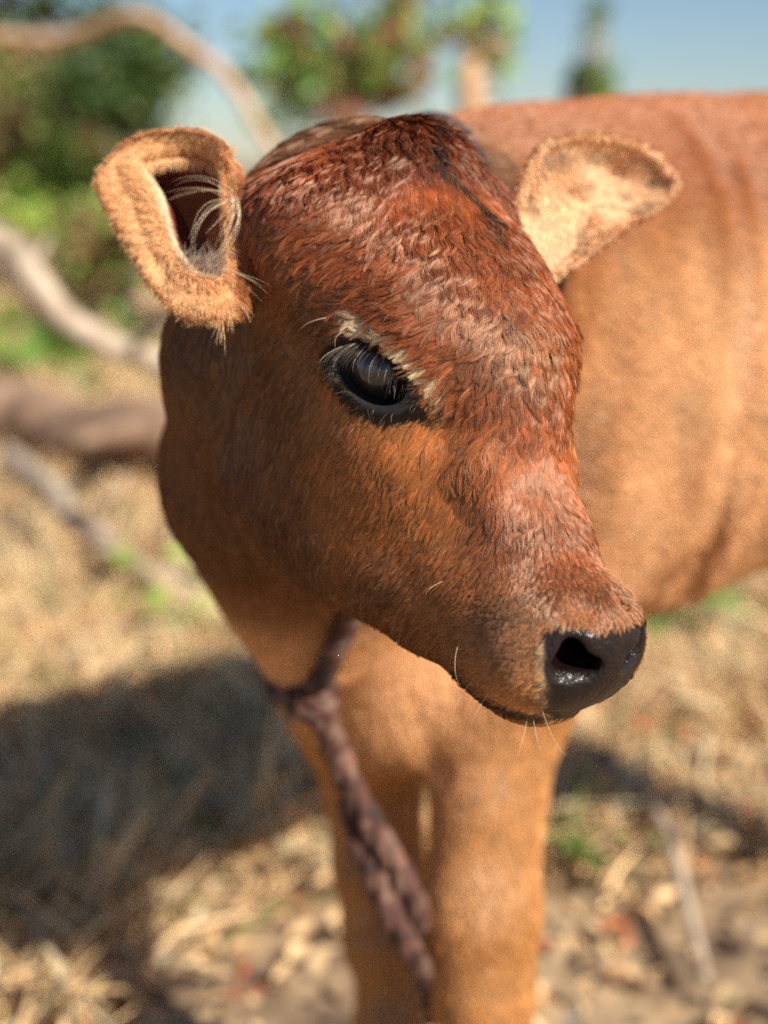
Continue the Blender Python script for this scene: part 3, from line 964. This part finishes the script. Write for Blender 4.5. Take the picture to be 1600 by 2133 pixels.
hair_obj('ear_strands', S_, np.full(len(S_), .00009), np.clip(np.array(C_), 0, .92), M_HAIR, calf)
def lashes(side):
    pl, cl = [], []
    for i in range(90):
        u = g1.uniform(-.86, .55)
        th = u
        ex = .0210 * math.sin(th * 1.35) - .001; ey = UPS * .0126 * math.cos(th * 1.35)
        p = EYE_S + EYE_M @ np.array([ex, ey, .0035 + g1.normal(0, .0004)])
        d = EYE_M @ np.array([ex * .35 - .003, -UPS * g1.uniform(.002, .006), .010])
        d = norm(d) * g1.uniform(.010, .018)
        dwn = HM.T @ np.array([0, 0, -1.0])
        e = p + d * .75 + dwn * g1.uniform(.006, .012)
        s = strand(p, e, norm(d) * .003, 8)
        s[:, 1] *= -side if side > 0 else 1
        pl.append(s @ HM.T + HT); cl.append((np.array([.05, .045, .04]) if g1.random() < .88 else np.array([.55, .5, .45])))
    for i in range(150):
        th = g1.uniform(-1.25, 1.2)
        ex = .0235 * math.sin(th); ey = -UPS * .0140 * math.cos(th)
        p = EYE_S + EYE_M @ np.array([ex, ey, .002])
        d = norm(EYE_M @ np.array([ex * .3, -UPS * .010, .006])) * g1.uniform(.003, .006)
        s = strand(p, p + d, (0, 0, 0), 8)
        s[:, 1] *= -side if side > 0 else 1
        pl.append(s @ HM.T + HT); cl.append(np.array([.04, .035, .03]))
    pl = np.array(pl)
    hair_obj('eyelashes', pl, np.full(len(pl), .00007), np.array(cl), M_LASH, calf)
lashes(-1); lashes(1)
# whiskers on the chin and cheek
wl = []
for px, py in [(925,1210),(960,1330),(990,1410),(1020,1440),(1100,1490),(1110,1492),(1130,1480),(690,660),(720,690)]:
    r = hit(px, py)
    if r is None: continue
    p, n_ = r
    d = norm(n_ * .6 + np.array([g1.normal(0, .3), 0, -.5])) * g1.uniform(.010, .022)
    wl.append(strand(p, p + d, n_ * .003, 8))
wl = np.array(wl)
hair_obj('whiskers', wl, np.full(len(wl), .00008), np.tile(CREAM * .8, (len(wl), 1)), M_HAIR, calf)
# ------------------------------------------------------------------ rope: a loop round the neck and its hanging end
def dense(pts, n):
    return crom(np.array(pts, float), n, False)
def tube(path, rad, ns=8, closed=False):
    path = np.asarray(path, float); n = len(path)
    rad = np.broadcast_to(rad, (n,)).astype(float)
    T = norm(np.gradient(path, axis=0))
    up = np.array([0.13, 0.2, 1.0]); v, f = [], []
    X = norm(np.cross(T, up)); Y = np.cross(T, X)
    for i in range(n):
        for j in range(ns):
            a = 2 * PI * j / ns
            v.append(path[i] + rad[i] * (math.cos(a) * X[i] + math.sin(a) * Y[i]))
    for i in range(n - 1):
        for j in range(ns):
            f.append([i * ns + j, i * ns + (j + 1) % ns, (i + 1) * ns + (j + 1) % ns, (i + 1) * ns + j])
    f.append(list(range(ns))[::-1]); f.append([(n - 1) * ns + j for j in range(ns)])
    return np.array(v), f
def twisted(pts, rad, pitch):
    p = dense(pts, 14)
    seg = np.r_[0, np.cumsum(np.linalg.norm(np.diff(p, axis=0), axis=1))]
    m = int(seg[-1] / .003) + 2
    s = np.linspace(0, seg[-1], m)
    c = np.stack([np.interp(s, seg, p[:, i]) for i in range(3)], 1)
    T = norm(np.gradient(c, axis=0)); X = norm(np.cross(T, [0.13, .2, 1.0])); Y = np.cross(T, X)
    out = []
    for k in range(3):
        a = (s / pitch * 2 * PI + k * 2 * PI / 3)[:, None]
        out.append(tube(c + rad * .52 * (np.cos(a) * X + np.sin(a) * Y), rad * .56, 7))
    return out
M_ROPE, nt, p, out = new_mat('rope_fibre')
tc = add(nt, 'ShaderNodeTexCoord'); no = add(nt, 'ShaderNodeTexNoise', Scale=60.0, Detail=5.0); no2 = add(nt, 'ShaderNodeTexNoise', Scale=260.0, Detail=3.0)
nt.links.new(tc.outputs['Object'], no.inputs['Vector']); nt.links.new(tc.outputs['Object'], no2.inputs['Vector'])
cr = add(nt, 'ShaderNodeValToRGB'); e = cr.color_ramp.elements
e[0].position = .36; e[0].color = (.030, .016, .012, 1); e[1].position = .52; e[1].color = (.10, .036, .026, 1)
x = e.new(.62); x.color = (.17, .105, .070, 1); x = e.new(.74); x.color = (.22, .05, .04, 1)
nt.links.new(no.outputs['Fac'], cr.inputs[0]); nt.links.new(cr.outputs[0], p.inputs['Base Color'])
bp = add(nt, 'ShaderNodeBump', Strength=.7, Distance=.002); nt.links.new(no2.outputs['Fac'], bp.inputs['Height']); nt.links.new(bp.outputs['Normal'], p.inputs['Normal'])
p.inputs['Roughness'].default_value = .85
K = at(652, 1432, .925)
Lp = at(462, 1215, .875); Cp = at(800, 400, .90)
nc_ = (K + Cp) / 2 + np.array([.0, .02, 0])
e1 = norm(K - nc_); e2 = at(820, 1000, .80) - nc_; e2 = norm(e2 - e1 * (e2 @ e1))
ringp = []
for i in range(37):
    a = 2 * PI * i / 36
    dr = math.cos(a) * e1 + math.sin(a) * e2
    lo_, hi_ = 0.0, .45
    ss = np.linspace(0, .30, 121)
    dd = body_sdf(nc_ + ss[:, None] * dr)
    k = np.nonzero(dd > .006)[0]
    ringp.append(nc_ + ss[k[0] if len(k) else 60] * dr)
ringp = np.array(ringp)
for _ in range(2):
    ringp[1:-1] = (ringp[:-2] + 2 * ringp[1:-1] + ringp[2:]) / 4
ringp[0] = ringp[-1] = (ringp[1] + ringp[-2]) / 2
parts = twisted(ringp, .0075, .03)
K = ringp[0]
lead = [K, at(668, 1480, .925), at(692, 1545, .94), at(730, 1640, .955), at(784, 1735, .965), at(828, 1810, .975), at(860, 1880, .99), at(885, 1940, 1.02)]
parts += twisted(lead, .0096, .075)
lead2 = [at(728, 1660, .985), at(744, 1735, .975), at(778, 1820, .975), at(815, 1905, .975), at(852, 1975, .985), at(885, 2040, 1.02), at(905, 2120, 1.06)]
parts += twisted(lead2, .0090, .075)
kn = []
for i in range(30):
    a = i / 29 * 2 * PI * 2.2
    kn.append(K + np.array([.012 * math.cos(a), .010 * math.sin(a), -.022 + .024 * i / 29]))
parts += twisted(kn, .0070, .03)
v_, f_ = join_parts(parts)
rope = mesh_obj('rope', v_, f_, M_ROPE)
tag(rope, 'thick twisted maroon rope knotted round the calf\'s neck, its two ends hanging down', 'rope')

# ------------------------------------------------------------------ ground, litter, grass
def gpt(px, py, z=0.0):
    r = ray(px, py); t = (z - CC[2]) / r[2]
    return CC + r * t
def color_mat(name, attr='tint', rough=.8, transl=0.0):
    m, nt, p, out = new_mat(name)
    a = add(nt, 'ShaderNodeAttribute', attribute_name=attr)
    nt.links.new(a.outputs['Color'], p.inputs['Base Color'])
    p.inputs['Roughness'].default_value = rough
    if transl:
        t = nt.nodes.new('ShaderNodeBsdfTranslucent'); mixn = nt.nodes.new('ShaderNodeMixShader')
        mixn.inputs[0].default_value = transl
        nt.links.new(a.outputs['Color'], t.inputs['Color'])
        nt.links.new(p.outputs[0], mixn.inputs[1]); nt.links.new(t.outputs[0], mixn.inputs[2]); nt.links.new(mixn.outputs[0], out.inputs['Surface'])
    return m
M_LEAFD = color_mat('dry_leaf', rough=.75, transl=.15)
M_LEAFG = color_mat('green_leaf', rough=.5, transl=.35)
def quads_mesh(name, Vq, col, mat, parent=None):
    """Vq (n, k, 3) polygons, col (n, 3)."""
    n, k = Vq.shape[:2]
    me = bpy.data.meshes.new(name)
    me.vertices.add(n * k); me.vertices.foreach_set('co', Vq.astype(np.float32).ravel())
    me.loops.add(n * k); me.loops.foreach_set('vertex_index', np.arange(n * k, dtype=np.int32))
    me.polygons.add(n); me.polygons.foreach_set('loop_start', (np.arange(n) * k).astype(np.int32))
    try: me.polygons.foreach_set('loop_total', np.full(n, k, np.int32))
    except Exception: pass
    me.update(calc_edges=True)
    a = me.attributes.new('tint', 'FLOAT_COLOR', 'FACE')
    a.data.foreach_set('color', np.c_[col, np.ones(n)].astype(np.float32).ravel())
    me.materials.append(mat)
    return link(bpy.data.objects.new(name, me), parent)
def rand_frames(n, g, flat):
    """Random orthonormal frames; flat near 1 keeps the normals upright."""
    nz = norm(np.c_[g.normal(0, 1, (n, 2)) * (1 - flat), np.full(n, .35 + flat)])
    a = g.uniform(0, 2 * PI, n); x = np.stack([np.cos(a), np.sin(a), np.zeros(n)], 1)
    x = norm(x - nz * (x * nz).sum(1, keepdims=True))
    return x, np.cross(nz, x), nz
def leaf_polys(C, L, g, flat, wr=.38, fold=.25):
    """Two four-sided halves folded along the midrib."""
    n = len(C); X, Y, Z = rand_frames(n, g, flat)
    L = L[:, None]; W = L * wr
    f = g.uniform(-.1, fold, n)[:, None] * L
    bend = g.uniform(-.25, .25, n)[:, None] * L
    a = C - X * L * .5 + Z * bend; m = C; b = C + X * L * .5 + Z * bend
    l1 = C + Y * W * .5 + Z * f - X * L * .1; r1 = C - Y * W * .5 + Z * f - X * L * .1
    l2 = C + Y * W * .35 + Z * f * .8 + X * L * .2; r2 = C - Y * W * .35 + Z * f * .8 + X * L * .2
    H1 = np.stack([a, l1, l2, b], 1); H2 = np.stack([a, b, r2, r1], 1)
    return np.concatenate([H1, H2])
g2 = np.random.default_rng(12)
# soil
M_SOIL, nt, p, out = new_mat('soil')
tc = add(nt, 'ShaderNodeTexCoord'); no = add(nt, 'ShaderNodeTexNoise', Scale=2.2, Detail=8.0, Roughness=.65); nb = add(nt, 'ShaderNodeTexNoise', Scale=14.0, Detail=6.0)
nt.links.new(tc.outputs['Object'], no.inputs['Vector']); nt.links.new(tc.outputs['Object'], nb.inputs['Vector'])
cr = add(nt, 'ShaderNodeValToRGB'); e = cr.color_ramp.elements
e[0].position = .32; e[0].color = (.10, .065, .040, 1); e[1].position = .62; e[1].color = (.52, .37, .21, 1)
x = e.new(.47); x.color = (.22, .145, .085, 1)
md = add(nt, 'ShaderNodeMath', operation='ADD'); ms = add(nt, 'ShaderNodeMath', operation='MULTIPLY'); ms.inputs[1].default_value = .5
nt.links.new(no.outputs['Fac'], md.inputs[0]); nt.links.new(nb.outputs['Fac'], md.inputs[1]); nt.links.new(md.outputs[0], ms.inputs[0])
nt.links.new(ms.outputs[0], cr.inputs[0]); nt.links.new(cr.outputs[0], p.inputs['Base Color'])
bp = add(nt, 'ShaderNodeBump', Strength=.6, Distance=.03); nt.links.new(nb.outputs['Fac'], bp.inputs['Height']); nt.links.new(bp.outputs['Normal'], p.inputs['Normal'])
p.inputs['Roughness'].default_value = .95
xs = np.r_[np.linspace(-900, -8, 12), np.linspace(-7, 7, 90), np.linspace(8, 900, 12)]
ys = np.r_[np.linspace(-300, -3, 8), np.linspace(-2, 12, 90), np.linspace(13, 900, 14)]
GX, GY = np.meshgrid(xs, ys, indexing='ij')
def ground_z(x, y):
    r = np.hypot(x - .2, y - 1.1)
    k = np.clip((r - .9) / 1.5, 0, 1) * np.exp(-(r / 14) ** 2)
    return k * (.035 * np.sin(x * 2.1 + .6) * np.cos(y * 1.7) + .025 * np.sin(x * 4.7 + y * 3.1))
GZ = ground_z(GX, GY)
gv = np.stack([GX, GY, GZ], -1).reshape(-1, 3)
ni, nj = GX.shape
gf = [[i * nj + j, (i + 1) * nj + j, (i + 1) * nj + j + 1, i * nj + j + 1] for i in range(ni - 1) for j in range(nj - 1)]
ground = mesh_obj('ground', gv, gf, M_SOIL); ground['kind'] = 'structure'

def scatter(n, y0, y1, g):
    y = y0 + (y1 - y0) * g.random(n) ** 1.5
    x = g.uniform(-1, 1, n) * (.42 * y + .75)
    return x, y
STRAW = np.array([.74, .50, .26]); LBR = np.array([.50, .30, .15]); RUST = np.array([.42, .12, .05]); GREY = np.array([.36, .33, .28]); OLV = np.array([.20, .24, .07])
def pick(n, g, cols, w):
    i = g.choice(len(cols), n, p=np.array(w) / sum(w))
    return np.array(cols)[i] * g.uniform(.65, 1.25, (n, 1))
# dry leaves on the soil
n = 13000
x, y = scatter(n, .7, 11, g2)
L_ = g2.uniform(.015, .048, n)
C = np.stack([x, y, ground_z(x, y) + g2.uniform(.006, .045, n)], 1)
P_ = leaf_polys(C, L_, g2, .72, .5, .3)
cc = pick(n, g2, [STRAW, LBR, RUST, GREY, OLV, STRAW * 1.15], [5, 4, .9, .6, .5, 3])
rp_ = noise3(C, .45, 49) > .55
cc[rp_] = cc[rp_] * .3 + RUST * g2.uniform(.6, 1.3, (rp_.sum(), 1)) * .7
lit = quads_mesh('leaf_litter', P_, np.concatenate([cc, cc]), M_LEAFD); lit['kind'] = 'stuff'
# dry grass, lying and standing, in tussocks
nt_ = 3300
tx, ty = scatter(nt_, .9, 11, g2)
pn = noise3(np.stack([tx, ty, tx * 0], 1), .38, 48)
keep = ~((np.abs(tx - .3) < .6) & (np.abs(ty - 1.2) < .35)) & (pn > -.5)
tx, ty = tx[keep], ty[keep]
big = (noise3(np.stack([tx, ty, tx * 0], 1), .9, 40) + 1) / 2
big = np.clip(big, .12, 1)
per = 34
n = len(tx) * per
bx = np.repeat(tx, per) + g2.normal(0, .045, n); by = np.repeat(ty, per) + g2.normal(0, .045, n)
hh = np.repeat(.05 + .15 * big, per) * g2.uniform(.5, 1.3, n)
az = g2.uniform(0, 2 * PI, n); lean = g2.uniform(.3, 1.6, n)
d = np.stack([np.cos(az) * lean, np.sin(az) * lean, np.ones(n)], 1); d = norm(d)
s = norm(np.cross(d, g2.normal(0, 1, (n, 3)))) * g2.uniform(.0018, .0042, n)[:, None]
b0 = np.stack([bx, by, ground_z(bx, by)], 1)
m1 = b0 + d * hh[:, None] * .55; tip = m1 + norm(d + np.array([0, 0, -.55])) * hh[:, None] * .55
q1 = np.stack([b0 - s, b0 + s, m1 + s, m1 - s], 1); q2 = np.stack([m1 - s, m1 + s, tip + s * .2, tip - s * .2], 1)
cc = pick(n, g2, [STRAW * 1.2, STRAW, LBR, OLV, np.array([.62, .52, .32])], [4, 4, 1.4, .8, 3])
gr = quads_mesh('dry_grass', np.concatenate([q1, q2]), np.concatenate([cc, cc]), M_LEAFD); gr['kind'] = 'stuff'

# ------------------------------------------------------------------ wood
def bark_mat(name, c0, c1, sc=18):
    m, nt, p, out = new_mat(name)
    tc = add(nt, 'ShaderNodeTexCoord'); no = add(nt, 'ShaderNodeTexNoise', Scale=float(sc), Detail=7.0)
    nt.links.new(tc.outputs['Object'], no.inputs['Vector'])
    cr = add(nt, 'ShaderNodeValToRGB'); e = cr.color_ramp.elements
    e[0].position = .35; e[0].color = (*c0, 1); e[1].position = .65; e[1].color = (*c1, 1)
    nt.links.new(no.outputs['Fac'], cr.inputs[0]); nt.links.new(cr.outputs[0], p.inputs['Base Color'])
    bp = add(nt, 'ShaderNodeBump', Strength=.6, Distance=.01); nt.links.new(no.outputs['Fac'], bp.inputs['Height']); nt.links.new(bp.outputs['Normal'], p.inputs['Normal'])
    p.inputs['Roughness'].default_value = .9
    return m
M_DEAD = bark_mat('weathered_wood', (.30, .22, .15), (.58, .46, .34))
M_LOG = bark_mat('brown_bark', (.17, .095, .055), (.36, .23, .15))
M_BARK = bark_mat('grey_bark', (.22, .16, .11), (.46, .36, .26), 9)
M_BARKT = bark_mat('tan_bark', (.42, .24, .13), (.66, .42, .25), 9)
M_BARKR = bark_mat('reddish_bark', (.16, .075, .05), (.34, .17, .11), 9)
def limb(name, pts, r0, r1, mat, parent=None, twigs=0, seed=1):
    g = np.random.default_rng(seed)
    p = dense(pts, 10)
    p = p + (noise3(p, .35, seed)[:, None] * np.array([.5, .3, .6]) * r0 * .6)
    r = np.linspace(r0, r1, len(p)) * (1 + .12 * noise3(p, .12, seed + 5))
    parts = [tube(p, r, 10)]
    for _ in range(twigs):
        i = g.integers(len(p) // 5, len(p) - 2)
        d = norm(norm(p[min(i + 3, len(p) - 1)] - p[i]) + g.normal(0, .7, 3)); d[2] = abs(d[2]) * .6 + .1
        ln = g.uniform(4, 12) * r0
        t = np.linspace(0, 1, 7)[:, None]
        q = p[i] + d * ln * t + g.normal(0, .06, 3) * ln * t ** 2
        parts.append(tube(q, np.linspace(r[i] * .5, r[i] * .15, 7), 6))
    v, f = join_parts(parts)
    return mesh_obj(name, v, f, mat, parent)
b = limb('fallen_branch', [at(-160, 470, 2.55), at(0, 512, 2.55), at(70, 585, 2.5), at(150, 665, 2.5), at(250, 722, 2.5), at(350, 775, 2.5), at(520, 930, 2.55), at(700, 1310, 2.55)], .030, .020, M_DEAD, None, 5, 3)
tag(b, 'bleached dead branch arching up from the ground at the calf\'s ear height', 'branch', 'dead branches behind the calf')
b = limb('fallen_branch', [gpt(20, 950, .14), gpt(120, 1040, .13), gpt(220, 1115, .12), gpt(330, 1190, .10), gpt(470, 1260, .03)], .028, .015, M_DEAD, None, 6, 4)
tag(b, 'thin pale stick lying on the litter below the brown log', 'branch', 'dead branches behind the calf')
b = limb('fallen_branch', [gpt(1240, 1560, .03), gpt(1330, 1640, .03), gpt(1400, 1760, .05), gpt(1470, 2040, .03)], .010, .006, M_DEAD, None, 4, 6)
tag(b, 'slender broken stick lying on the dry grass right of the near front leg', 'branch', 'dead branches behind the calf')
b = limb('fallen_log', [gpt(-320, 850, .10), gpt(-100, 862, .12), gpt(100, 880, .12), gpt(350, 925, .12), gpt(620, 950, .10)], .105, .085, M_LOG, None, 2, 5)
tag(b, 'thick brown log lying across the ground behind the calf\'s neck', 'log')

# ------------------------------------------------------------------ weeds, shrubs, trees
def weed(px, py, size, cols, label, seed, n=34):
    g = np.random.default_rng(seed)
    c = gpt(px, py); c[2] = 0
    root = bpy.data.objects.new('green_weed', None); link(root); root.location = c
    C = g.normal(0, 1, (n, 3)) * np.array([.5, .5, .35]) * size; C[:, 2] = np.abs(C[:, 2]) + .02
    st = [tube(np.array([[0, 0, -.01], C[i] * .5 + [0, 0, .02], C[i]]), .0015, 5) for i in range(0, n, 2)]
    v, f = join_parts(st)
    sm = mesh_obj('stem', v, f, M_WEEDST, root)
    P_ = leaf_polys(C, g.uniform(.35, .7, n) * size, g, .5, .55, .2)
    cc = pick(n, g, cols, [1] * len(cols))
    quads_mesh('foliage', P_, np.concatenate([cc, cc]), M_LEAFG, root)
    tag(root, label, 'weed', 'green weeds in the dry grass')
M_WEEDST = bark_mat('weed_stem', (.10, .16, .04), (.2, .26, .09), 9)
GRN = np.array([.20, .40, .07]); LGRN = np.array([.40, .56, .11]); DGRN = np.array([.075, .14, .035]); YGRN = np.array([.42, .46, .10]); RBR = np.array([.34, .14, .08])
weed(425, 1310, .16, [GRN, LGRN], 'small green weed left of the calf\'s dewlap', 51)
weed(1385, 1310, .13, [GRN, GRN * .7], 'small green weed right of the calf\'s nose, below its belly', 52)
weed(95, 800, .42, [GRN, LGRN], 'bright green weed beside the brown log near the left edge', 53, 50)
weed(1250, 1830, .07, [OLV, GRN * .7], 'low olive weed on the dry ground right of the near front leg', 54, 26)
weed(620, 1740, .055, [GRN * .6 + np.array([0, .03, .05]), OLV], 'small bluish green weed left of the far front leg', 55, 22)

def foliage(center, radii, n, size, cols, wts, g, clumps=14, shell=.5):
    cc_ = g.normal(0, 1, (clumps, 3)); cc_ = norm(cc_) * (g.random((clumps, 1)) ** shell)
    i = g.integers(0, clumps, n)
    C = cc_[i] * np.array(radii) * .8 + g.normal(0, 1, (n, 3)) * np.array(radii) * .2
    C = C + np.array(center)
    P_ = leaf_polys(C, g.uniform(.7, 1.3, n) * size, g, .1, .5, .2)
    clc = g.uniform(.75, 1.2, clumps)[i][:, None]
    c = pick(n, g, cols, wts) * clc
    return P_, np.concatenate([c, c]), cc_ * np.array(radii) * .8 + np.array(center)
def tree(name, label, base, trunk_pts, r0, r1, crowns, mat, seed, group=None, cat='tree'):
    """crowns: (center, radii, n, leaf size, colours, weights, clumps), all relative to the base."""
    g = np.random.default_rng(seed)
    root = bpy.data.objects.new(name, None); link(root); root.location = base
    tag(root, label, cat, group)
    parts = []
    for k, (pts, ra, rb) in enumerate(trunk_pts):
        p = dense(pts, 8); p = p + noise3(p, .8, seed + k)[:, None] * np.array([1, 1, 0]) * ra * .3
        parts.append(tube(p, np.linspace(ra, rb, len(p)), 10))
    Ps, Cs = [], []
    top = np.array(trunk_pts[0][0][-1], float)
    for cr_ in crowns:
        P_, c_, tips = foliage(*cr_[:2], cr_[2], cr_[3], cr_[4], cr_[5], g, cr_[6])
        Ps.append(P_); Cs.append(c_)
        st = np.array(trunk_pts[cr_[7] if len(cr_) > 7 else 0][0][-1], float)
        for tpt in tips:
            t = np.linspace(0, 1, 6)[:, None]
            mid = (st + tpt) / 2 + g.normal(0, .08, 3)
            q = st * (1 - t) ** 2 + 2 * mid * t * (1 - t) + tpt * t ** 2
            parts.append(tube(q, np.linspace(r1 * .6, .006, 6), 6))
    v, f = join_parts(parts)
    mesh_obj('trunk', v, f, mat, root)
    quads_mesh('crown', np.concatenate(Ps), np.concatenate(Cs), M_LEAFG, root)
    return root
def rel(base, px, py, dep):
    return at(px, py, dep) - base
# big tree at the left with a pale bare limb reaching right
B1 = at(-230, 700, 5.0); B1[2] = 0
tree('broadleaf_tree', 'dark green tree at the left with one pale bare limb reaching right', B1,
     [([[0, 0, -.05], [.02, 0, .7], rel(B1, -180, 150, 5.0), rel(B1, -100, -60, 5.0)], .16, .10),
      ([rel(B1, -150, 60, 5.0), rel(B1, 110, 85, 4.8), rel(B1, 280, 35, 4.6), rel(B1, 390, 95, 4.5), rel(B1, 480, 165, 4.5), rel(B1, 540, 260, 4.5), rel(B1, 590, 345, 4.5)], .028, .016)],
     .16, .07, [(rel(B1, 60, -180, 5.4), (.9, .7, .42), 1500, .09, [DGRN, GRN * .5, OLV], [3, 2, 1], 16)], M_BARKT, 61, 'trees behind the calf')
B2 = at(265, 430, 8.0); B2[2] = 0
tree('dark_shrub', 'dense dark green shrub standing under the pale limb', B2,
     [([[0, 0, -.05], [.03, 0, .5], [0, 0, .95]], .07, .04)], .07, .035,
     [([0, 0, 1.28], (.46, .5, .40), 2400, .085, [DGRN * .8, DGRN, OLV * .8, GRN * .5], [2, 3, 2, 1.4], 26)], M_BARK, 62, 'shrubs behind the calf', 'shrub')
B3 = gpt(75, 640); B3[2] = 0
tree('yellow_shrub', 'loose yellow green shrub near the left edge above the log', B3,
     [([[0, 0, -.05], [.03, 0, .2], [0, 0, .45]], .04, .02)], .04, .016,
     [([0.10, 0, .60], (.42, .4, .46), 1300, .10, [LGRN * 1.2, YGRN * 1.2, GRN], [3, 2, 1], 14),
      ([-.30, 0, .95], (.35, .4, .30), 500, .10, [RBR, OLV, LBR], [2, 2, 1], 10)], M_BARK, 63, 'shrubs behind the calf', 'shrub')
B4 = gpt(255, 690); B4[2] = 0
tree('withered_shrub', 'withered brown shrub between the yellow shrub and the ear', B4,
     [([[0, 0, -.05], [.03, 0, .2], [0, 0, .40]], .04, .02)], .04, .014,
     [([-.05, 0, .42], (.42, .4, .30), 900, .09, [LBR, RBR, OLV, LGRN], [3, 1.4, 1.6, 2.4], 14)], M_BARK, 64, 'shrubs behind the calf', 'shrub')
B5 = at(-60, 430, 9.5); B5[2] = 0
tree('tall_shrub', 'tall mottled green and brown shrub cut by the left edge', B5,
     [([[0, 0, -.05], [.03, 0, .6], [0, 0, 1.1]], .07, .04)], .07, .03,
     [([.35, 0, 1.15], (.95, .5, .75), 3200, .11, [GRN * .7, OLV, RBR, LBR, YGRN], [2, 3, 2, 2.4, 1.2], 24)], M_BARK, 65, 'shrubs behind the calf', 'shrub')
# the mixed green and red leaved tree above the calf's head
B6 = at(720, 420, 6.0); B6[2] = 0
tree('mottled_tree', 'tree with mixed green, yellow and rusty leaves rising behind the calf\'s poll', B6,
     [([[0, 0, -.05], [.03, 0, .6], rel(B6, 725, 250, 6.0), rel(B6, 715, 60, 6.0)], .07, .045),
      ([rel(B6, 722, 230, 6.0), rel(B6, 650, 120, 6.0), rel(B6, 600, 20, 6.0)], .03, .02),
      ([rel(B6, 722, 200, 6.0), rel(B6, 800, 120, 6.0), rel(B6, 840, 20, 6.0)], .03, .02)],
     .06, .022, [(rel(B6, 590, 90, 6.0), (.36, .35, .34), 300, .085, [GRN, LGRN, YGRN, GRN * .6], [3, 3, 1, 2], 12, 1),
                 (rel(B6, 800, 70, 6.0), (.34, .35, .36), 380, .085, [GRN * .8, YGRN, RBR, OLV], [3, 2, 1.4, 2], 14, 2),
                 (rel(B6, 715, 165, 6.0), (.34, .3, .22), 260, .08, [RBR, RBR * .8, OLV, LBR], [3, 2, 1.5, 1], 12, 0)], M_BARKR, 66, 'trees behind the calf')
B7 = at(992, 420, 6.6); B7[2] = 0
tree('slender_tree', 'slender tree with a tan trunk just right of the calf\'s poll', B7,
     [([[0, 0, -.05], [.0, 0, .5], rel(B7, 992, 210, 6.6), rel(B7, 985, 120, 6.6)], .095, .06)],
     .07, .022, [(rel(B7, 1000, 40, 6.6), (.28, .3, .36), 190, .085, [GRN * .9, LGRN, YGRN, RBR], [3, 2, 1, 1], 12)], M_BARKT, 67, 'trees behind the calf')
B8 = at(1215, 420, 9.0); B8[2] = 0
tree('dark_sapling', 'small dark sapling on the skyline behind the calf\'s back', B8,
     [([[0, 0, -.05], [.0, 0, .5], rel(B8, 1208, 200, 9.0)], .05, .03)],
     .04, .018, [(rel(B8, 1205, 190, 9.0), (.13, .2, .22), 420, .085, [DGRN * .6, DGRN], [2, 2], 12),
                 (rel(B8, 1262, 165, 9.0), (.12, .2, .24), 170, .085, [GRN, LGRN, YGRN], [2, 2, 1], 9),
                 (rel(B8, 1235, 40, 9.0), (.16, .2, .22), 50, .08, [GRN * .8, OLV], [1, 1], 8)], M_BARK, 68, 'trees behind the calf')
